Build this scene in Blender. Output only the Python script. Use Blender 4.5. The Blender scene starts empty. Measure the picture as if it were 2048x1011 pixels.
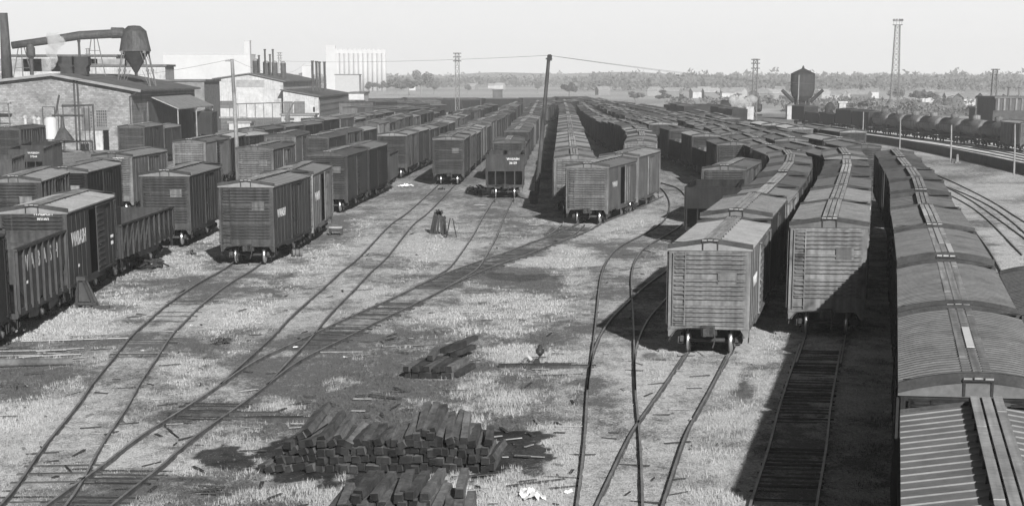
import bpy, math, random
import numpy as np
from mathutils import Vector, Matrix
random.seed(7); RNG = np.random.default_rng(7)
D = bpy.data
COL = bpy.context.scene.collection
R = math.radians
# ------------------------------------------------------------------ camera, sky, sun, exposure
F_PX, CX, CY, Y_H, HC = 4170.0, 1024.0, 1244.0, 153.0, 9.64
TH = math.atan((CY - Y_H) / F_PX)
cam = D.cameras.new('camera'); camo = D.objects.new('camera', cam); COL.objects.link(camo)
camo.location = (0, 0, HC); camo.rotation_euler = (math.pi/2 - TH, 0, 0)
cam.sensor_width = 36; cam.lens = 36*F_PX/2048; cam.shift_y = (CY-505.5)/2048
cam.clip_start = 0.5; cam.clip_end = 9000
bpy.context.scene.camera = camo
SUN_TO = Vector((0.55, -2.45, 1.0)).normalized()
EL = math.asin(SUN_TO.z); AZ = math.atan2(SUN_TO.x, SUN_TO.y)
SKY_LOW = 12.3
w = D.worlds.new('World'); bpy.context.scene.world = w; w.use_nodes = True
wt = w.node_tree; bgn = wt.nodes['Background']
sky = wt.nodes.new('ShaderNodeTexSky'); sky.sky_type = 'NISHITA'; sky.sun_disc = False
sky.sun_elevation = EL; sky.sun_rotation = AZ; sky.dust_density = 3.5; sky.air_density = 1.2
hsv = wt.nodes.new('ShaderNodeHueSaturation'); hsv.inputs['Saturation'].default_value = 0.0
wt.links.new(sky.outputs[0], hsv.inputs['Color'])
# the bright even milky band that summer haze puts low over the horizon, all round
wtc = wt.nodes.new('ShaderNodeTexCoord'); wsx = wt.nodes.new('ShaderNodeSeparateXYZ'); wmr = wt.nodes.new('ShaderNodeMapRange'); wmx = wt.nodes.new('ShaderNodeMix'); wmx.data_type = 'RGBA'
wml = wt.nodes.new('ShaderNodeMix'); wml.data_type = 'RGBA'; wml.blend_type = 'MULTIPLY'; wml.inputs[0].default_value = 1; wml.inputs[7].default_value = (.28, .28, .28, 1)
wmr.interpolation_type = 'SMOOTHSTEP'; wmr.inputs[1].default_value = 0.045; wmr.inputs[2].default_value = 0.12
wt.links.new(wtc.outputs['Generated'], wsx.inputs[0]); wt.links.new(wsx.outputs['Z'], wmr.inputs[0]); wt.links.new(hsv.outputs[0], wml.inputs[6])
wmx.inputs[6].default_value = (SKY_LOW,)*3+(1,); wt.links.new(wmr.outputs[0], wmx.inputs[0]); wt.links.new(wml.outputs[2], wmx.inputs[7]); wt.links.new(wmx.outputs[2], bgn.inputs['Color'])
bgn.inputs['Strength'].default_value = 0.05
sun = D.lights.new('sun', 'SUN'); suno = D.objects.new('sun', sun); COL.objects.link(suno)
sun.energy = 5.0; sun.angle = R(0.6); sun.color = (1, 0.995, 0.985)
suno.rotation_euler = SUN_TO.to_track_quat('Z', 'Y').to_euler()
sc = bpy.context.scene
sc.view_settings.view_transform = 'Standard'; sc.view_settings.look = 'None'
sc.view_settings.exposure = 0.56; sc.view_settings.gamma = 1.0
sc.cycles.volume_bounces = 1; sc.cycles.max_bounces = 5; sc.cycles.volume_max_steps = 64

# ------------------------------------------------------------------ picture point -> place in the yard
cT, sT = math.cos(TH), math.sin(TH)
def ray(px, py):
    a = (px-CX)/F_PX; b = (py-CY)/F_PX
    return (a, cT - b*sT, -sT - b*cT)
def P(px, py, h=0.0):
    d = ray(px, py); t = (h-HC)/d[2]
    return Vector((d[0]*t, d[1]*t, h))
def PY(px, py, Y):
    d = ray(px, py); t = Y/d[1]
    return Vector((d[0]*t, Y, HC + d[2]*t))
def scale_at(Y): return F_PX/(Y*cT + HC*sT)      # picture pixels per metre on the ground at distance Y
def WX(px, Y): return (px-CX)/scale_at(Y)

# ------------------------------------------------------------------ materials (the photograph is black and white: neutral greys)
MATS = {}
def nn(t, typ, **kw):
    n = t.nodes.new(typ)
    for k, v in kw.items():
        if k in n.inputs: n.inputs[k].default_value = v
        else: setattr(n, k, v)
    return n
def mat(name, base, var=0.35, scale=1.2, rough=0.85, streak=0.0, rnd=0.25, bump=0.0, metal=0.0, fine=9.0, planks=None, stain=0.0):
    """weathered grey paint, wood or metal: two sizes of mottling, run-down streaks, a different shade per object"""
    if name in MATS: return MATS[name]
    m = D.materials.new(name); m.use_nodes = True; t = m.node_tree; L = t.links.new
    b = t.nodes['Principled BSDF']; b.inputs['Roughness'].default_value = rough; b.inputs['Metallic'].default_value = metal
    b.inputs['Specular IOR Level'].default_value = 0.12
    tc = nn(t, 'ShaderNodeTexCoord')
    oi = nn(t, 'ShaderNodeObjectInfo')
    off = nn(t, 'ShaderNodeVectorMath', operation='ADD')
    mul = nn(t, 'ShaderNodeMath', operation='MULTIPLY'); mul.inputs[1].default_value = 77.0
    L(oi.outputs['Random'], mul.inputs[0]); L(tc.outputs['Object'], off.inputs[0]); L(mul.outputs[0], off.inputs[1])
    n1 = nn(t, 'ShaderNodeTexNoise', Scale=scale, Detail=6.0, Roughness=0.65); L(off.outputs[0], n1.inputs['Vector'])
    n2 = nn(t, 'ShaderNodeTexNoise', Scale=fine*scale, Detail=3.0); L(off.outputs[0], n2.inputs['Vector'])
    r1 = nn(t, 'ShaderNodeMapRange'); r1.inputs[1].default_value = 0.3; r1.inputs[2].default_value = 0.7
    r1.inputs[3].default_value = 1-var; r1.inputs[4].default_value = 1+var; L(n1.outputs[0], r1.inputs[0])
    r2 = nn(t, 'ShaderNodeMapRange'); r2.inputs[1].default_value = 0.3; r2.inputs[2].default_value = 0.7
    r2.inputs[3].default_value = 1-var*.5; r2.inputs[4].default_value = 1+var*.5; L(n2.outputs[0], r2.inputs[0])
    r3 = nn(t, 'ShaderNodeMapRange'); r3.inputs[3].default_value = 1-rnd; r3.inputs[4].default_value = 1+rnd; L(oi.outputs['Random'], r3.inputs[0])
    m1 = nn(t, 'ShaderNodeMath', operation='MULTIPLY'); L(r1.outputs[0], m1.inputs[0]); L(r2.outputs[0], m1.inputs[1])
    m2 = nn(t, 'ShaderNodeMath', operation='MULTIPLY'); L(m1.outputs[0], m2.inputs[0]); L(r3.outputs[0], m2.inputs[1])
    last = m2
    def times(last, vec_scale, lo, hi, a, bb, sc_):
        mp = nn(t, 'ShaderNodeMapping'); mp.inputs['Scale'].default_value = vec_scale; L(off.outputs[0], mp.inputs[0])
        ns = nn(t, 'ShaderNodeTexNoise', Scale=sc_, Detail=4.0); L(mp.outputs[0], ns.inputs['Vector'])
        rs = nn(t, 'ShaderNodeMapRange'); rs.inputs[1].default_value = lo; rs.inputs[2].default_value = hi
        rs.inputs[3].default_value = a; rs.inputs[4].default_value = bb; L(ns.outputs[0], rs.inputs[0])
        m3 = nn(t, 'ShaderNodeMath', operation='MULTIPLY'); L(last.outputs[0], m3.inputs[0]); L(rs.outputs[0], m3.inputs[1]); return m3
    if streak: last = times(last, (3, 3, .18), .35, .7, 1-streak, 1+streak, 2.0)
    if stain: last = times(last, (1, 1, 1), .56, .66, 1.0, 1-stain, .9)
    if planks:     # (axis scale vector, depth): long thin boards, their joints and slightly different tones
        last = times(last, planks, .3, .7, .72, 1.25, 1.0)
    m4 = nn(t, 'ShaderNodeMath', operation='MULTIPLY'); m4.inputs[1].default_value = base; L(last.outputs[0], m4.inputs[0])
    cc = nn(t, 'ShaderNodeCombineColor')
    for i in range(3): L(m4.outputs[0], cc.inputs[i])
    L(cc.outputs[0], b.inputs['Base Color'])
    if bump:
        bp = nn(t, 'ShaderNodeBump', Strength=bump); bp.inputs['Distance'].default_value = 0.03
        L(n2.outputs[0], bp.inputs['Height']); L(bp.outputs[0], b.inputs['Normal'])
    MATS[name] = m; return m
def plain(name, v, rough=0.6, metal=0.0):
    if name in MATS: return MATS[name]
    m = D.materials.new(name); m.use_nodes = True; b = m.node_tree.nodes['Principled BSDF']
    b.inputs['Specular IOR Level'].default_value = 0.0 if v < .03 else .3; b.inputs['Base Color'].default_value = (v, v, v, 1); b.inputs['Roughness'].default_value = rough; b.inputs['Metallic'].default_value = metal
    MATS[name] = m; return m
def brick(name, c1, c2, mortar, sc_=3.0):
    if name in MATS: return MATS[name]
    m = mat(name, 1.0, var=0.22, scale=.35, rnd=0.03, stain=.25); t = m.node_tree; L = t.links.new
    b = t.nodes['Principled BSDF']; src = b.inputs['Base Color'].links[0].from_socket
    tc = nn(t, 'ShaderNodeTexCoord'); mp = nn(t, 'ShaderNodeMapping'); mp.inputs['Rotation'].default_value = (R(90), 0, 0)
    L(tc.outputs['Object'], mp.inputs[0])
    br = nn(t, 'ShaderNodeTexBrick', Scale=sc_); L(mp.outputs[0], br.inputs['Vector'])
    br.inputs['Color1'].default_value = (c1,)*3+(1,); br.inputs['Color2'].default_value = (c2,)*3+(1,); br.inputs['Mortar'].default_value = (mortar,)*3+(1,)
    mx = nn(t, 'ShaderNodeMix', data_type='RGBA', blend_type='MULTIPLY'); mx.inputs[0].default_value = 1.0
    L(br.outputs[0], mx.inputs[6]); L(src, mx.inputs[7]); L(mx.outputs[2], b.inputs['Base Color'])
    return m
BODY = [mat('boxcar_paint_dark', .021, .3, .8, .7, streak=.3), mat('boxcar_paint', .043, .3, .8, .7, streak=.3),
        mat('boxcar_paint_pale', .115, .3, .8, .7, streak=.3), mat('boxcar_paint_white', .24, .25, .8, .7, streak=.3)]
BODY.append(mat('boxcar_paint_rusted', .125, .3, .8, .7, streak=.3, stain=.75))
ROOF = [mat('roof_dark', .07, .3, 1.1, .6, rnd=.2, stain=.2), mat('roof_grey', .115, .25, 1.1, .55, rnd=.2, stain=.25), mat('roof_pale', .175, .2, 1.1, .5, rnd=.1, stain=.15), mat('roof_white', .5, .1)]
PLANK = mat('running_board_wood', .27, .3, 1.0, .9, planks=(9, .3, 9))
PLANKL = mat('running_board_new_wood', .36, .25, 1.0, .9, planks=(9, .3, 9))
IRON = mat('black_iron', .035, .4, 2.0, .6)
TRUCKM = mat('truck_steel', .045, .5, 2.0, .75)
WHEELM = mat('wheel_steel', .04, .3, 3.0, .6)
TREADM = plain('wheel_tread', .62, .28, .9)
RAILM = mat('rail_steel', .11, .5, 2.0, .6, metal=.2, rnd=.1)
RAILTOP = mat('rail_head', .34, .35, 1.0, .4, metal=.5, rnd=.1)
TIEM = mat('tie_wood', .06, .5, 2.0, .95, planks=(.5, 9, 9), rnd=.35, bump=.4)
TIEG = mat('buried_tie_wood', .1, .5, 2.0, .95, planks=(.5, 9, 9), rnd=.35)
LETTER = mat('letter_white', .55, .35, 3.0, .8, rnd=.15)
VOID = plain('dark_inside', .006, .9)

# ------------------------------------------------------------------ mesh builder
class MB:
    def __init__(s): s.v = []; s.f = []; s.mi = []; s.cur = 0
    def add(s, vs, fs):
        n = len(s.v); s.v += [tuple(v) for v in vs]; s.f += [tuple(i+n for i in f) for f in fs]; s.mi += [s.cur]*len(fs); return s
    def box(s, x0, x1, y0, y1, z0, z1):
        v = [(x, y, z) for z in (z0, z1) for y in (y0, y1) for x in (x0, x1)]
        return s.add(v, [(0, 2, 3, 1), (4, 5, 7, 6), (0, 1, 5, 4), (1, 3, 7, 5), (3, 2, 6, 7), (2, 0, 4, 6)])
    def prism(s, poly, a, b, axis='y'):
        """poly in the two other axes (x,z for y; y,z for x; x,y for z)"""
        n = len(poly); v = []
        for q in (a, b):
            for p in poly:
                v.append((p[0], q, p[1]) if axis == 'y' else (q, p[0], p[1]) if axis == 'x' else (p[0], p[1], q))
        fs = [tuple(range(n)), tuple(range(2*n-1, n-1, -1))] + [(i, i+n, (i+1) % n+n, (i+1) % n) for i in range(n)]
        return s.add(v, fs)
    def bar(s, p, q, w=.05, h=None, up=(0, 0, 1)):
        p = Vector(p); q = Vector(q); d = (q-p); L = d.length
        if L < 1e-6: return s
        d.normalize(); u = Vector(up)
        if abs(d.dot(u)) > .98: u = Vector((0, 1, 0))
        x = d.cross(u).normalized(); z = x.cross(d); h = h or w
        v = [pt + x*a*w/2 + z*b*h/2 for pt in (p, q) for a, b in ((-1, -1), (1, -1), (1, 1), (-1, 1))]
        return s.add(v, [(3, 2, 1, 0), (4, 5, 6, 7), (0, 1, 5, 4), (1, 2, 6, 5), (2, 3, 7, 6), (3, 0, 4, 7)])
    def tube(s, pts, rad, n=8, cap=True):
        pts = [Vector(p) for p in pts]; rad = rad if isinstance(rad, (list, tuple)) else [rad]*len(pts)
        v = []; k = len(pts)
        for i, p in enumerate(pts):
            d = (pts[min(i+1, k-1)] - pts[max(i-1, 0)]).normalized()
            u = Vector((0, 0, 1)) if abs(d.z) < .9 else Vector((0, 1, 0))
            x = d.cross(u).normalized(); z = x.cross(d)
            v += [p + (x*math.cos(2*math.pi*j/n) + z*math.sin(2*math.pi*j/n))*rad[i] for j in range(n)]
        fs = [(i*n+j, i*n+(j+1) % n, (i+1)*n+(j+1) % n, (i+1)*n+j) for i in range(k-1) for j in range(n)]
        if cap: fs += [tuple(range(n-1, -1, -1)), tuple(range((k-1)*n, k*n))]
        return s.add(v, fs)
    def lathe(s, prof, c=(0, 0, 0), axis='z', n=20):
        """prof: (radius, height) pairs"""
        v = []
        for r, h in prof:
            for j in range(n):
                a = 2*math.pi*j/n; x, y = r*math.cos(a), r*math.sin(a)
                v.append((c[0]+x, c[1]+y, c[2]+h) if axis == 'z' else (c[0]+h, c[1]+x, c[2]+y) if axis == 'x' else (c[0]+x, c[1]+h, c[2]+y))
        k = len(prof)
        fs = [(i*n+j, i*n+(j+1) % n, (i+1)*n+(j+1) % n, (i+1)*n+j) for i in range(k-1) for j in range(n)] + [tuple(range(n-1, -1, -1)), tuple(range((k-1)*n, k*n))]
        return s.add(v, fs)
    def mesh(s, name, *mats):
        me = D.meshes.new(name); me.from_pydata(s.v, [], s.f)
        for m in mats: me.materials.append(m)
        if len(mats) > 1: me.polygons.foreach_set('material_index', s.mi)
        me.update(); return me
def link(name, me, parent=None, loc=None, mt=None):
    o = D.objects.new(name, me); COL.objects.link(o)
    if parent: o.parent = parent
    if loc: o.location = loc
    if mt is not None and me.materials:
        o.material_slots[0].link = 'OBJECT'; o.material_slots[0].material = mt
    return o
def tag(o, label, cat, group=None, kind=None):
    if label: o['label'] = label
    if cat: o['category'] = cat
    if group: o['group'] = group
    if kind: o['kind'] = kind
    return o
def thing(name, label, cat, loc=(0, 0, 0), rz=0.0, group=None):
    o = D.objects.new(name, None); COL.objects.link(o); o.location = loc; o.rotation_euler = (0, 0, rz)
    o.empty_display_size = .5
    return tag(o, label, cat, group)
def smooth(me): me.polygons.foreach_set('use_smooth', [True]*len(me.polygons)); return me
def text_mesh(txt, size, m, ext=.004, cache={}):
    k = (txt, size, m.name)
    if k in cache: return cache[k]
    cu = D.curves.new('t', 'FONT'); cu.body = txt; cu.size = size; cu.extrude = ext; cu.align_x = 'CENTER'; cu.align_y = 'CENTER'; cu.offset = size*.012; cu.resolution_u = 3
    o = D.objects.new('t', cu); COL.objects.link(o); bpy.context.view_layer.update()
    me = D.meshes.new_from_object(o.evaluated_get(bpy.context.evaluated_depsgraph_get())); D.objects.remove(o); D.curves.remove(cu)
    me.name = 'lettering'; me.materials.clear(); me.materials.append(m); cache[k] = me; return me
# fbm for numpy arrays
def _hash(ix, iy, seed):
    h = (ix.astype(np.int64)*374761393 + iy.astype(np.int64)*668265263 + seed*974711) & 0xffffffff
    h = ((h ^ (h >> 13))*1274126177) & 0xffffffff
    return ((h ^ (h >> 16)) & 0xffff)/65535.0
def vnoise(x, y, seed=0):
    ix = np.floor(x); iy = np.floor(y); fx = x-ix; fy = y-iy; fx = fx*fx*(3-2*fx); fy = fy*fy*(3-2*fy)
    a = _hash(ix, iy, seed); b = _hash(ix+1, iy, seed); c = _hash(ix, iy+1, seed); d = _hash(ix+1, iy+1, seed)
    return (a*(1-fx)+b*fx)*(1-fy) + (c*(1-fx)+d*fx)*fy
def fbm(x, y, seed=0, oct=4):
    s = 0; a = .5; t = 0
    for i in range(oct): s = s + a*vnoise(x*2**i, y*2**i, seed+i*13); t += a; a *= .55
    return s/t
def smooth_poly(pts, step=1.0, it=3):
    """Catmull-Rom through world points, resampled evenly"""
    p = [Vector(q) for q in pts]; p = [p[0]*2-p[1]] + p + [p[-1]*2-p[-2]]; out = []
    for i in range(1, len(p)-2):
        n = max(2, int((p[i+1]-p[i]).length/step*2))
        for k in range(n):
            t = k/n; a, b, c, d = p[i-1], p[i], p[i+1], p[i+2]
            out.append(.5*((2*b)+(c-a)*t+(2*a-5*b+4*c-d)*t*t+(3*b-a-3*c+d)*t**3))
    out.append(p[-2])
    for _ in range(it): out = [out[0]] + [(out[i-1]+out[i]*2+out[i+1])/4 for i in range(1, len(out)-1)] + [out[-1]]
    cum = [0]
    for i in range(1, len(out)): cum.append(cum[-1]+(out[i]-out[i-1]).length)
    return out, cum
def at_len(poly, s):
    pts, cum = poly
    if s <= 0: d = (pts[1]-pts[0]).normalized(); return pts[0]+d*s
    if s >= cum[-1]: d = (pts[-1]-pts[-2]).normalized(); return pts[-1]+d*(s-cum[-1])
    lo = int(np.searchsorted(cum, s))-1; lo = max(0, min(lo, len(pts)-2))
    t = (s-cum[lo])/max(1e-6, cum[lo+1]-cum[lo]); return pts[lo].lerp(pts[lo+1], t)
def nearest_len(poly, q):
    d = [(p-q).length for p in poly[0]]; i = min(range(len(d)), key=d.__getitem__); return poly[1][i]
# ------------------------------------------------------------------ freight car meshes (z = 0 at the rail heads, near end towards -y)
RZ = 0.14          # rail heads above the ground
HW, HL = 1.42, 6.2 # half width, half length of a boxcar body
MC = {}
def cached(key, fn):
    if key not in MC: MC[key] = fn()
    return MC[key]
def body_mesh(E, style, lod):
    def fn():
        m = MB(); z0 = .92; pk = E+.2
        sec = [(-HW, z0), (HW, z0), (HW, E), (0, pk), (-HW, E)]
        m.prism(sec, -HL, HL)
        if lod == 2: return m.mesh('body', BODY[1])
        zs = []
        z = E-.13
        for g in (5, 5, 5):
            for i in range(g): zs.append(z); z -= .155
            z -= .14
        zs = [q for q in zs if q > z0+.1]
        for s in (-1, 1):
            y = s*HL
            for q in zs:      # pressed end ribs, tapering out at both sides
                yo = y + s*.1; x = HW-.13; h = .052
                v = [(-x, y, q-h), (x, y, q-h), (x, y, q+h), (-x, y, q+h), (-x+.12, yo, q-h*.75), (x-.12, yo, q-h*.75), (x-.12, yo, q+h*.05), (-x+.12, yo, q+h*.05)]
                fs = [(4, 5, 6, 7), (0, 1, 5, 4), (1, 2, 6, 5), (2, 3, 7, 6), (3, 0, 4, 7)]
                if s > 0: fs = [tuple(reversed(f)) for f in fs]
                m.add(v, fs)
            for sx in (-1, 1):
                m.box(sx*HW-.012 if sx < 0 else HW-.09, sx*HW+.09 if sx < 0 else HW+.012, y-.012 if s < 0 else y-.05, y+.05 if s < 0 else y+.012, z0-.02, E-.02)
                # corner pocket below the sill
                m.prism([(sx*HW, z0), (sx*(HW-.32), z0), (sx*(HW-.14), z0-.3), (sx*HW, z0-.3)], y-.008 if s < 0 else y-.06, y+.06 if s < 0 else y+.008)
            m.box(-HW, HW, y-.04 if s < 0 else y, y if s < 0 else y+.04, z0-.03, z0+.07)
            m.prism([(-HW-.02, E-.03), (HW+.02, E-.03), (HW+.02, E+.03), (0, pk+.03), (-HW-.02, E+.03)], y-.03 if s < 0 else y-.01, y+.01 if s < 0 else y+.03)
        for s in (-1, 1):
            x = s*HW
            if style == 'steel':
                ys = [-5.1, -4.05, -3.0, -1.95, 1.95, 3.0, 4.05, 5.1]
                for yy in ys: m.box(min(x, x+s*.014), max(x, x+s*.014), yy-.045, yy+.045, z0, E-.06)
            elif style == 'braced':     # outside framed wood car: posts and diagonals
                ys = [-6.1, -4.7, -3.3, -1.9, -.95, .95, 1.9, 3.3, 4.7, 6.1]
                for yy in ys: m.box(min(x, x+s*.09), max(x, x+s*.09), yy-.05, yy+.05, z0, E-.06)
                for a, b in ((-6.1, -4.7), (-3.3, -4.7), (-3.3, -1.9), (3.3, 1.9), (3.3, 4.7), (6.1, 4.7)):
                    m.bar((x+s*.04, a, z0+.1), (x+s*.04, b, E-.2), .09, .07)
            else:                       # narrow vertical boards
                for k in range(62):
                    yy = -6.1+k*.2
                    if abs(yy) < 1: continue
                    m.box(min(x, x+s*.007), max(x, x+s*.007), yy-.085, yy+.085, z0, E-.06)
            m.box(min(x, x+s*.03), max(x, x+s*.03), -HL, HL, E-.07, E)
            m.box(min(x-s*.05, x+s*.02), max(x-s*.05, x+s*.02), -HL, HL, z0-.1, z0+.04)
            m.prism([(-2.9, z0-.1), (2.9, z0-.1), (2.4, z0-.24), (-2.4, z0-.24)], min(x-s*.05, x+s*.012), max(x-s*.05, x+s*.012), 'x')
            for k in (-5.0, -2.6, 2.6, 5.0): m.box(min(x, x+s*.02), max(x, x+s*.02), k-.06, k+.06, z0-.17, z0)
        return m.mesh('body', BODY[1])
    return cached(('body', E, style, lod), fn)
def roof_mesh(E, style, lod):
    def fn():
        m = MB(); o = .07; pk = .22; n = 7
        def zt(x):
            u = abs(x)/(HW+o)
            return E+.035+pk*(1-u*u) if style == 'arched' and lod < 2 else E+.035+pk*(1-u)
        xs = [-(HW+o)+2*(HW+o)*i/8 for i in range(9)]
        top = [(x, zt(x)) for x in xs]; L = HL+.05
        m.prism([(-(HW+o), E-.02)]+[(x, z) for x, z in reversed(top)][::-1]+[((HW+o), E-.02)], -L, L)
        def cross(y, wid, hgt, x0=-(HW+o), x1=HW+o):
            pts = [x for x in xs if x0-1e-6 <= x <= x1+1e-6]
            for a, b in zip(pts[:-1], pts[1:]):
                za, zb = zt(a), zt(b)
                v = [(a, y-wid, za), (b, y-wid, zb), (a, y-wid*.45, za+hgt), (b, y-wid*.45, zb+hgt), (a, y+wid*.45, za+hgt), (b, y+wid*.45, zb+hgt), (a, y+wid, za), (b, y+wid, zb)]
                m.add(v, [(0, 1, 3, 2), (2, 3, 5, 4), (4, 5, 7, 6)])
        if style == 'arched' and lod < 2:       # close corrugations between flat end panels
            k = -L+.5
            while k < L-.4: cross(k, .12, .11); k += .36
            ends = (.1, .12, .19)
        elif style == 'wide' and lod < 2:
            k = -L+.45
            while k < L-.3: cross(k, .022, .022); k += .58
            ends = (.04, .04, .07)
        elif style == 'seamed' and lod < 2:
            k = -L+.4
            while k < L-.3: cross(k, .035, .075); k += .45
            ends = (.1, .11, .16)
        elif lod < 2:
            ends = (.1, .11, .16)
            for k in range(10): cross(-L+1.2+k*1.13, .02, .018)
        m.cur = 1  # tarred end flanges; their dark colour also stands in for shadow at the seams
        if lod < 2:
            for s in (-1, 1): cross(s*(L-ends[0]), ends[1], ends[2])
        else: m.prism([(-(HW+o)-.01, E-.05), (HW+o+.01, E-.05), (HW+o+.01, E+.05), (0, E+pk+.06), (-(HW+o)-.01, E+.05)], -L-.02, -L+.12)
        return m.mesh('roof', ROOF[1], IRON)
    return cached(('roof', E, style, lod), fn)
def board_mesh(E, lod):
    def fn():
        m = MB(); z = E+.36; rr = random.Random(int(E*100))
        if lod == 2: return m.box(-.27, .27, -HL-.05, HL+.05, z-.03, z).mesh('running_board', PLANK)
        for k in (-1, 0, 1):
            y = -HL-.12
            while y < HL+.1:
                L = rr.choice((3.1, 4.1, 4.7)); y2 = min(HL+.12, y+L); dz = rr.uniform(-.008, .008)
                m.box(k*.2-.078, k*.2+.078, y+.006, y2-.006, z-.035+dz, z+dz); y = y2
        for k in range(11):
            y = -HL+.15+k*1.19
            m.cur = 1; m.box(-.3, .3, y-.04, y+.04, E+.2, z-.04); m.cur = 0
        for s in (-1, 1):
            for x in (-.26, .26):       # end brackets of the running board
                m.cur = 1; m.bar((x, s*(HL+.08), z-.04), (x, s*(HL+.055), z-.36), .05, .03)
            m.box(-.3, .3, s*(HL+.1)-.02, s*(HL+.1)+.02, z-.075, z-.038); m.cur = 0
        if lod == 0:                    # the small corner platform beside the ladder
            m.cur = 1; m.box(-HW+.02, -.42, -HL+.14, -HL+.3, E+.24, E+.26); m.box(.42, HW-.02, HL-.3, HL-.14, E+.24, E+.26); m.cur = 0
        return m.mesh('running_board', PLANK, IRON)
    return cached(('board', E, lod), fn)
def door_mesh(E, style, lod):
    def fn():
        m = MB(); z0, z1 = .98, E-.16; m.box(0, .05, -.92, .92, z0, z1)
        if lod < 2:
            if style == 'ribbed':
                k = z0+.15
                while k < z1-.1: m.prism([(.05, k-.06), (.09, k-.02), (.09, k+.02), (.05, k+.06)], -.8, .8); k += .26
            else:
                for zz in (z0+.06, z0+.9, z1-.9, z1-.06): m.box(.05, .07, -.9, .9, zz-.04, zz+.04)
                for yy in (-.88, 0, .88): m.box(.05, .075, yy-.04, yy+.04, z0, z1)
            m.box(.0, .1, -1.0, 2.75, z1+.005, z1+.06); m.box(.0, .09, -1.0, 2.75, z0-.07, z0-.005)
            m.box(.07, .12, -.6, -.35, z0+1.1, z0+1.16)
        return m.mesh('door', BODY[1])
    return cached(('door', E, style, lod), fn)
def ladder_mesh(E, n=8, wdt=.42):
    def fn():
        m = MB(); z0, z1 = 1.02, E-.08
        for x in (-wdt/2, wdt/2): m.box(x-.018, x+.018, -.03, .0, z0, z1)
        for i in range(n): zz = z0+.1+(z1-z0-.2)*i/(n-1); m.tube([(-wdt/2, -.035, zz), (wdt/2, -.035, zz)], .013, 5, False)
        for zz in (z0+.05, z1-.05):
            for x in (-wdt/2, wdt/2): m.box(x-.015, x+.015, -.01, .07, zz-.02, zz+.02)
        return m.mesh('ladder', BODY[1])
    return cached(('ladder', E, n, wdt), fn)
def brake_wheel_mesh():
    def fn():
        m = MB(); r = .27; pts = [(r*math.cos(a), 0, r*math.sin(a)) for a in [2*math.pi*i/16 for i in range(17)]]
        m.tube(pts, .016, 5, False)
        for k in range(5):
            a = 2*math.pi*k/5; m.bar((0, 0, 0), (r*math.cos(a), 0, r*math.sin(a)), .02)
        m.lathe([(.05, -.03), (.05, .06)], axis='y', n=8); m.tube([(0, .04, 0), (0, .04, -1.9)], .016, 5)
        m.box(-.09, .09, .0, .1, -.2, -.05)
        return m.mesh('brake_wheel', IRON)
    return cached('bw', fn)
def truck_mesh(lod):
    def fn():
        m = MB()
        for s in (-1, 1):
            x = s*.98
            prof = [(-1.15, .38), (-1.05, .58), (-.62, .62), (-.45, .78), (.45, .78), (.62, .62), (1.05, .58), (1.15, .38), (.98, .34), (.72, .42), (.42, .17), (-.42, .17), (-.72, .42), (-.98, .34)]
            m.prism(prof, x-.06, x+.06, 'x')
            if lod < 2:
                for y in (-.85, .85):
                    m.box(x-.1 if s > 0 else x-.15, x+.15 if s > 0 else x+.1, y-.14, y+.14, .3, .55)
                    m.lathe([(.1, 0), (.12, .02), (.0, .06)], (x+s*.15, y, .42), 'x', 8)
                for y in (-.16, 0, .16): m.tube([(x+s*.07, y, .22), (x+s*.07, y, .6)], .055, 6)
        m.box(-1.0, 1.0, -.19, .19, .42, .72)
        m.lathe([(.22, .7), (.22, .86)], n=10)
        if lod < 2:
            for s in (-1, 1): m.box(-.75, .75, s*.42-.06, s*.42+.06, .3, .44); m.bar((-.6, s*.42, .36), (0, s*.1, .4), .05); m.bar((.6, s*.42, .36), (0, s*.1, .4), .05)
        if lod == 2:
            for y in (-.85, .85):
                for s in (-1, 1): m.lathe([(.42, -.06), (.42, .06)], (s*.78, y, .42), 'x', 12)
        return m.mesh('truck', TRUCKM)
    return cached(('truck', lod), fn)
def wheelset_mesh():
    def fn():
        m = MB()
        for s in (-1, 1):
            pr = [(.06, -.1), (.09, -.09), (.12, -.03), (.36, -.02), (.38, -.07), (.455, -.07), (.455, -.045), (.425, -.03), (.418, .06), (.38, .065), (.36, .03), (.13, .05), (.09, .09)]
            if s < 0: pr = [(r, -h) for r, h in pr][::-1]
            m.lathe(pr, (s*.755, 0, 0), 'x', 24)
        m.lathe([(.075, -1.05), (.075, 1.05)], (0, 0, 0), 'x', 10)
        for s in (-1, 1): m.cur = 1; m.lathe([(.428, -.04), (.432, -.03), (.424, .055), (.42, .06)], (s*.755, 0, 0), 'x', 24)
        return smooth(m.mesh('wheelset', WHEELM, TREADM))
    return cached('ws', fn)
def coupler_mesh():
    def fn():
        m = MB()
        m.box(-.09, .09, -.55, .3, .76, .94)
        m.prism([(-.16, -.55), (-.2, -.72), (-.12, -.86), (-.02, -.8), (-.05, -.66), (.08, -.64), (.2, -.72), (.22, -.6), (.14, -.5)], .7, 1.0, 'z')
        m.box(-.24, .24, -.32, -.24, .68, 1.04)
        m.bar((0, -.3, 1.0), (-1.1, -.25, .9), .03); m.bar((-1.1, -.25, .9), (-1.3, -.3, .66), .03)
        m.tube([(.22, -.3, .76), (.26, -.45, .6), (.24, -.6, .42), (.2, -.66, .3)], .03, 6)
        return m.mesh('coupler', TRUCKM)
    return cached('cp', fn)
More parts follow.
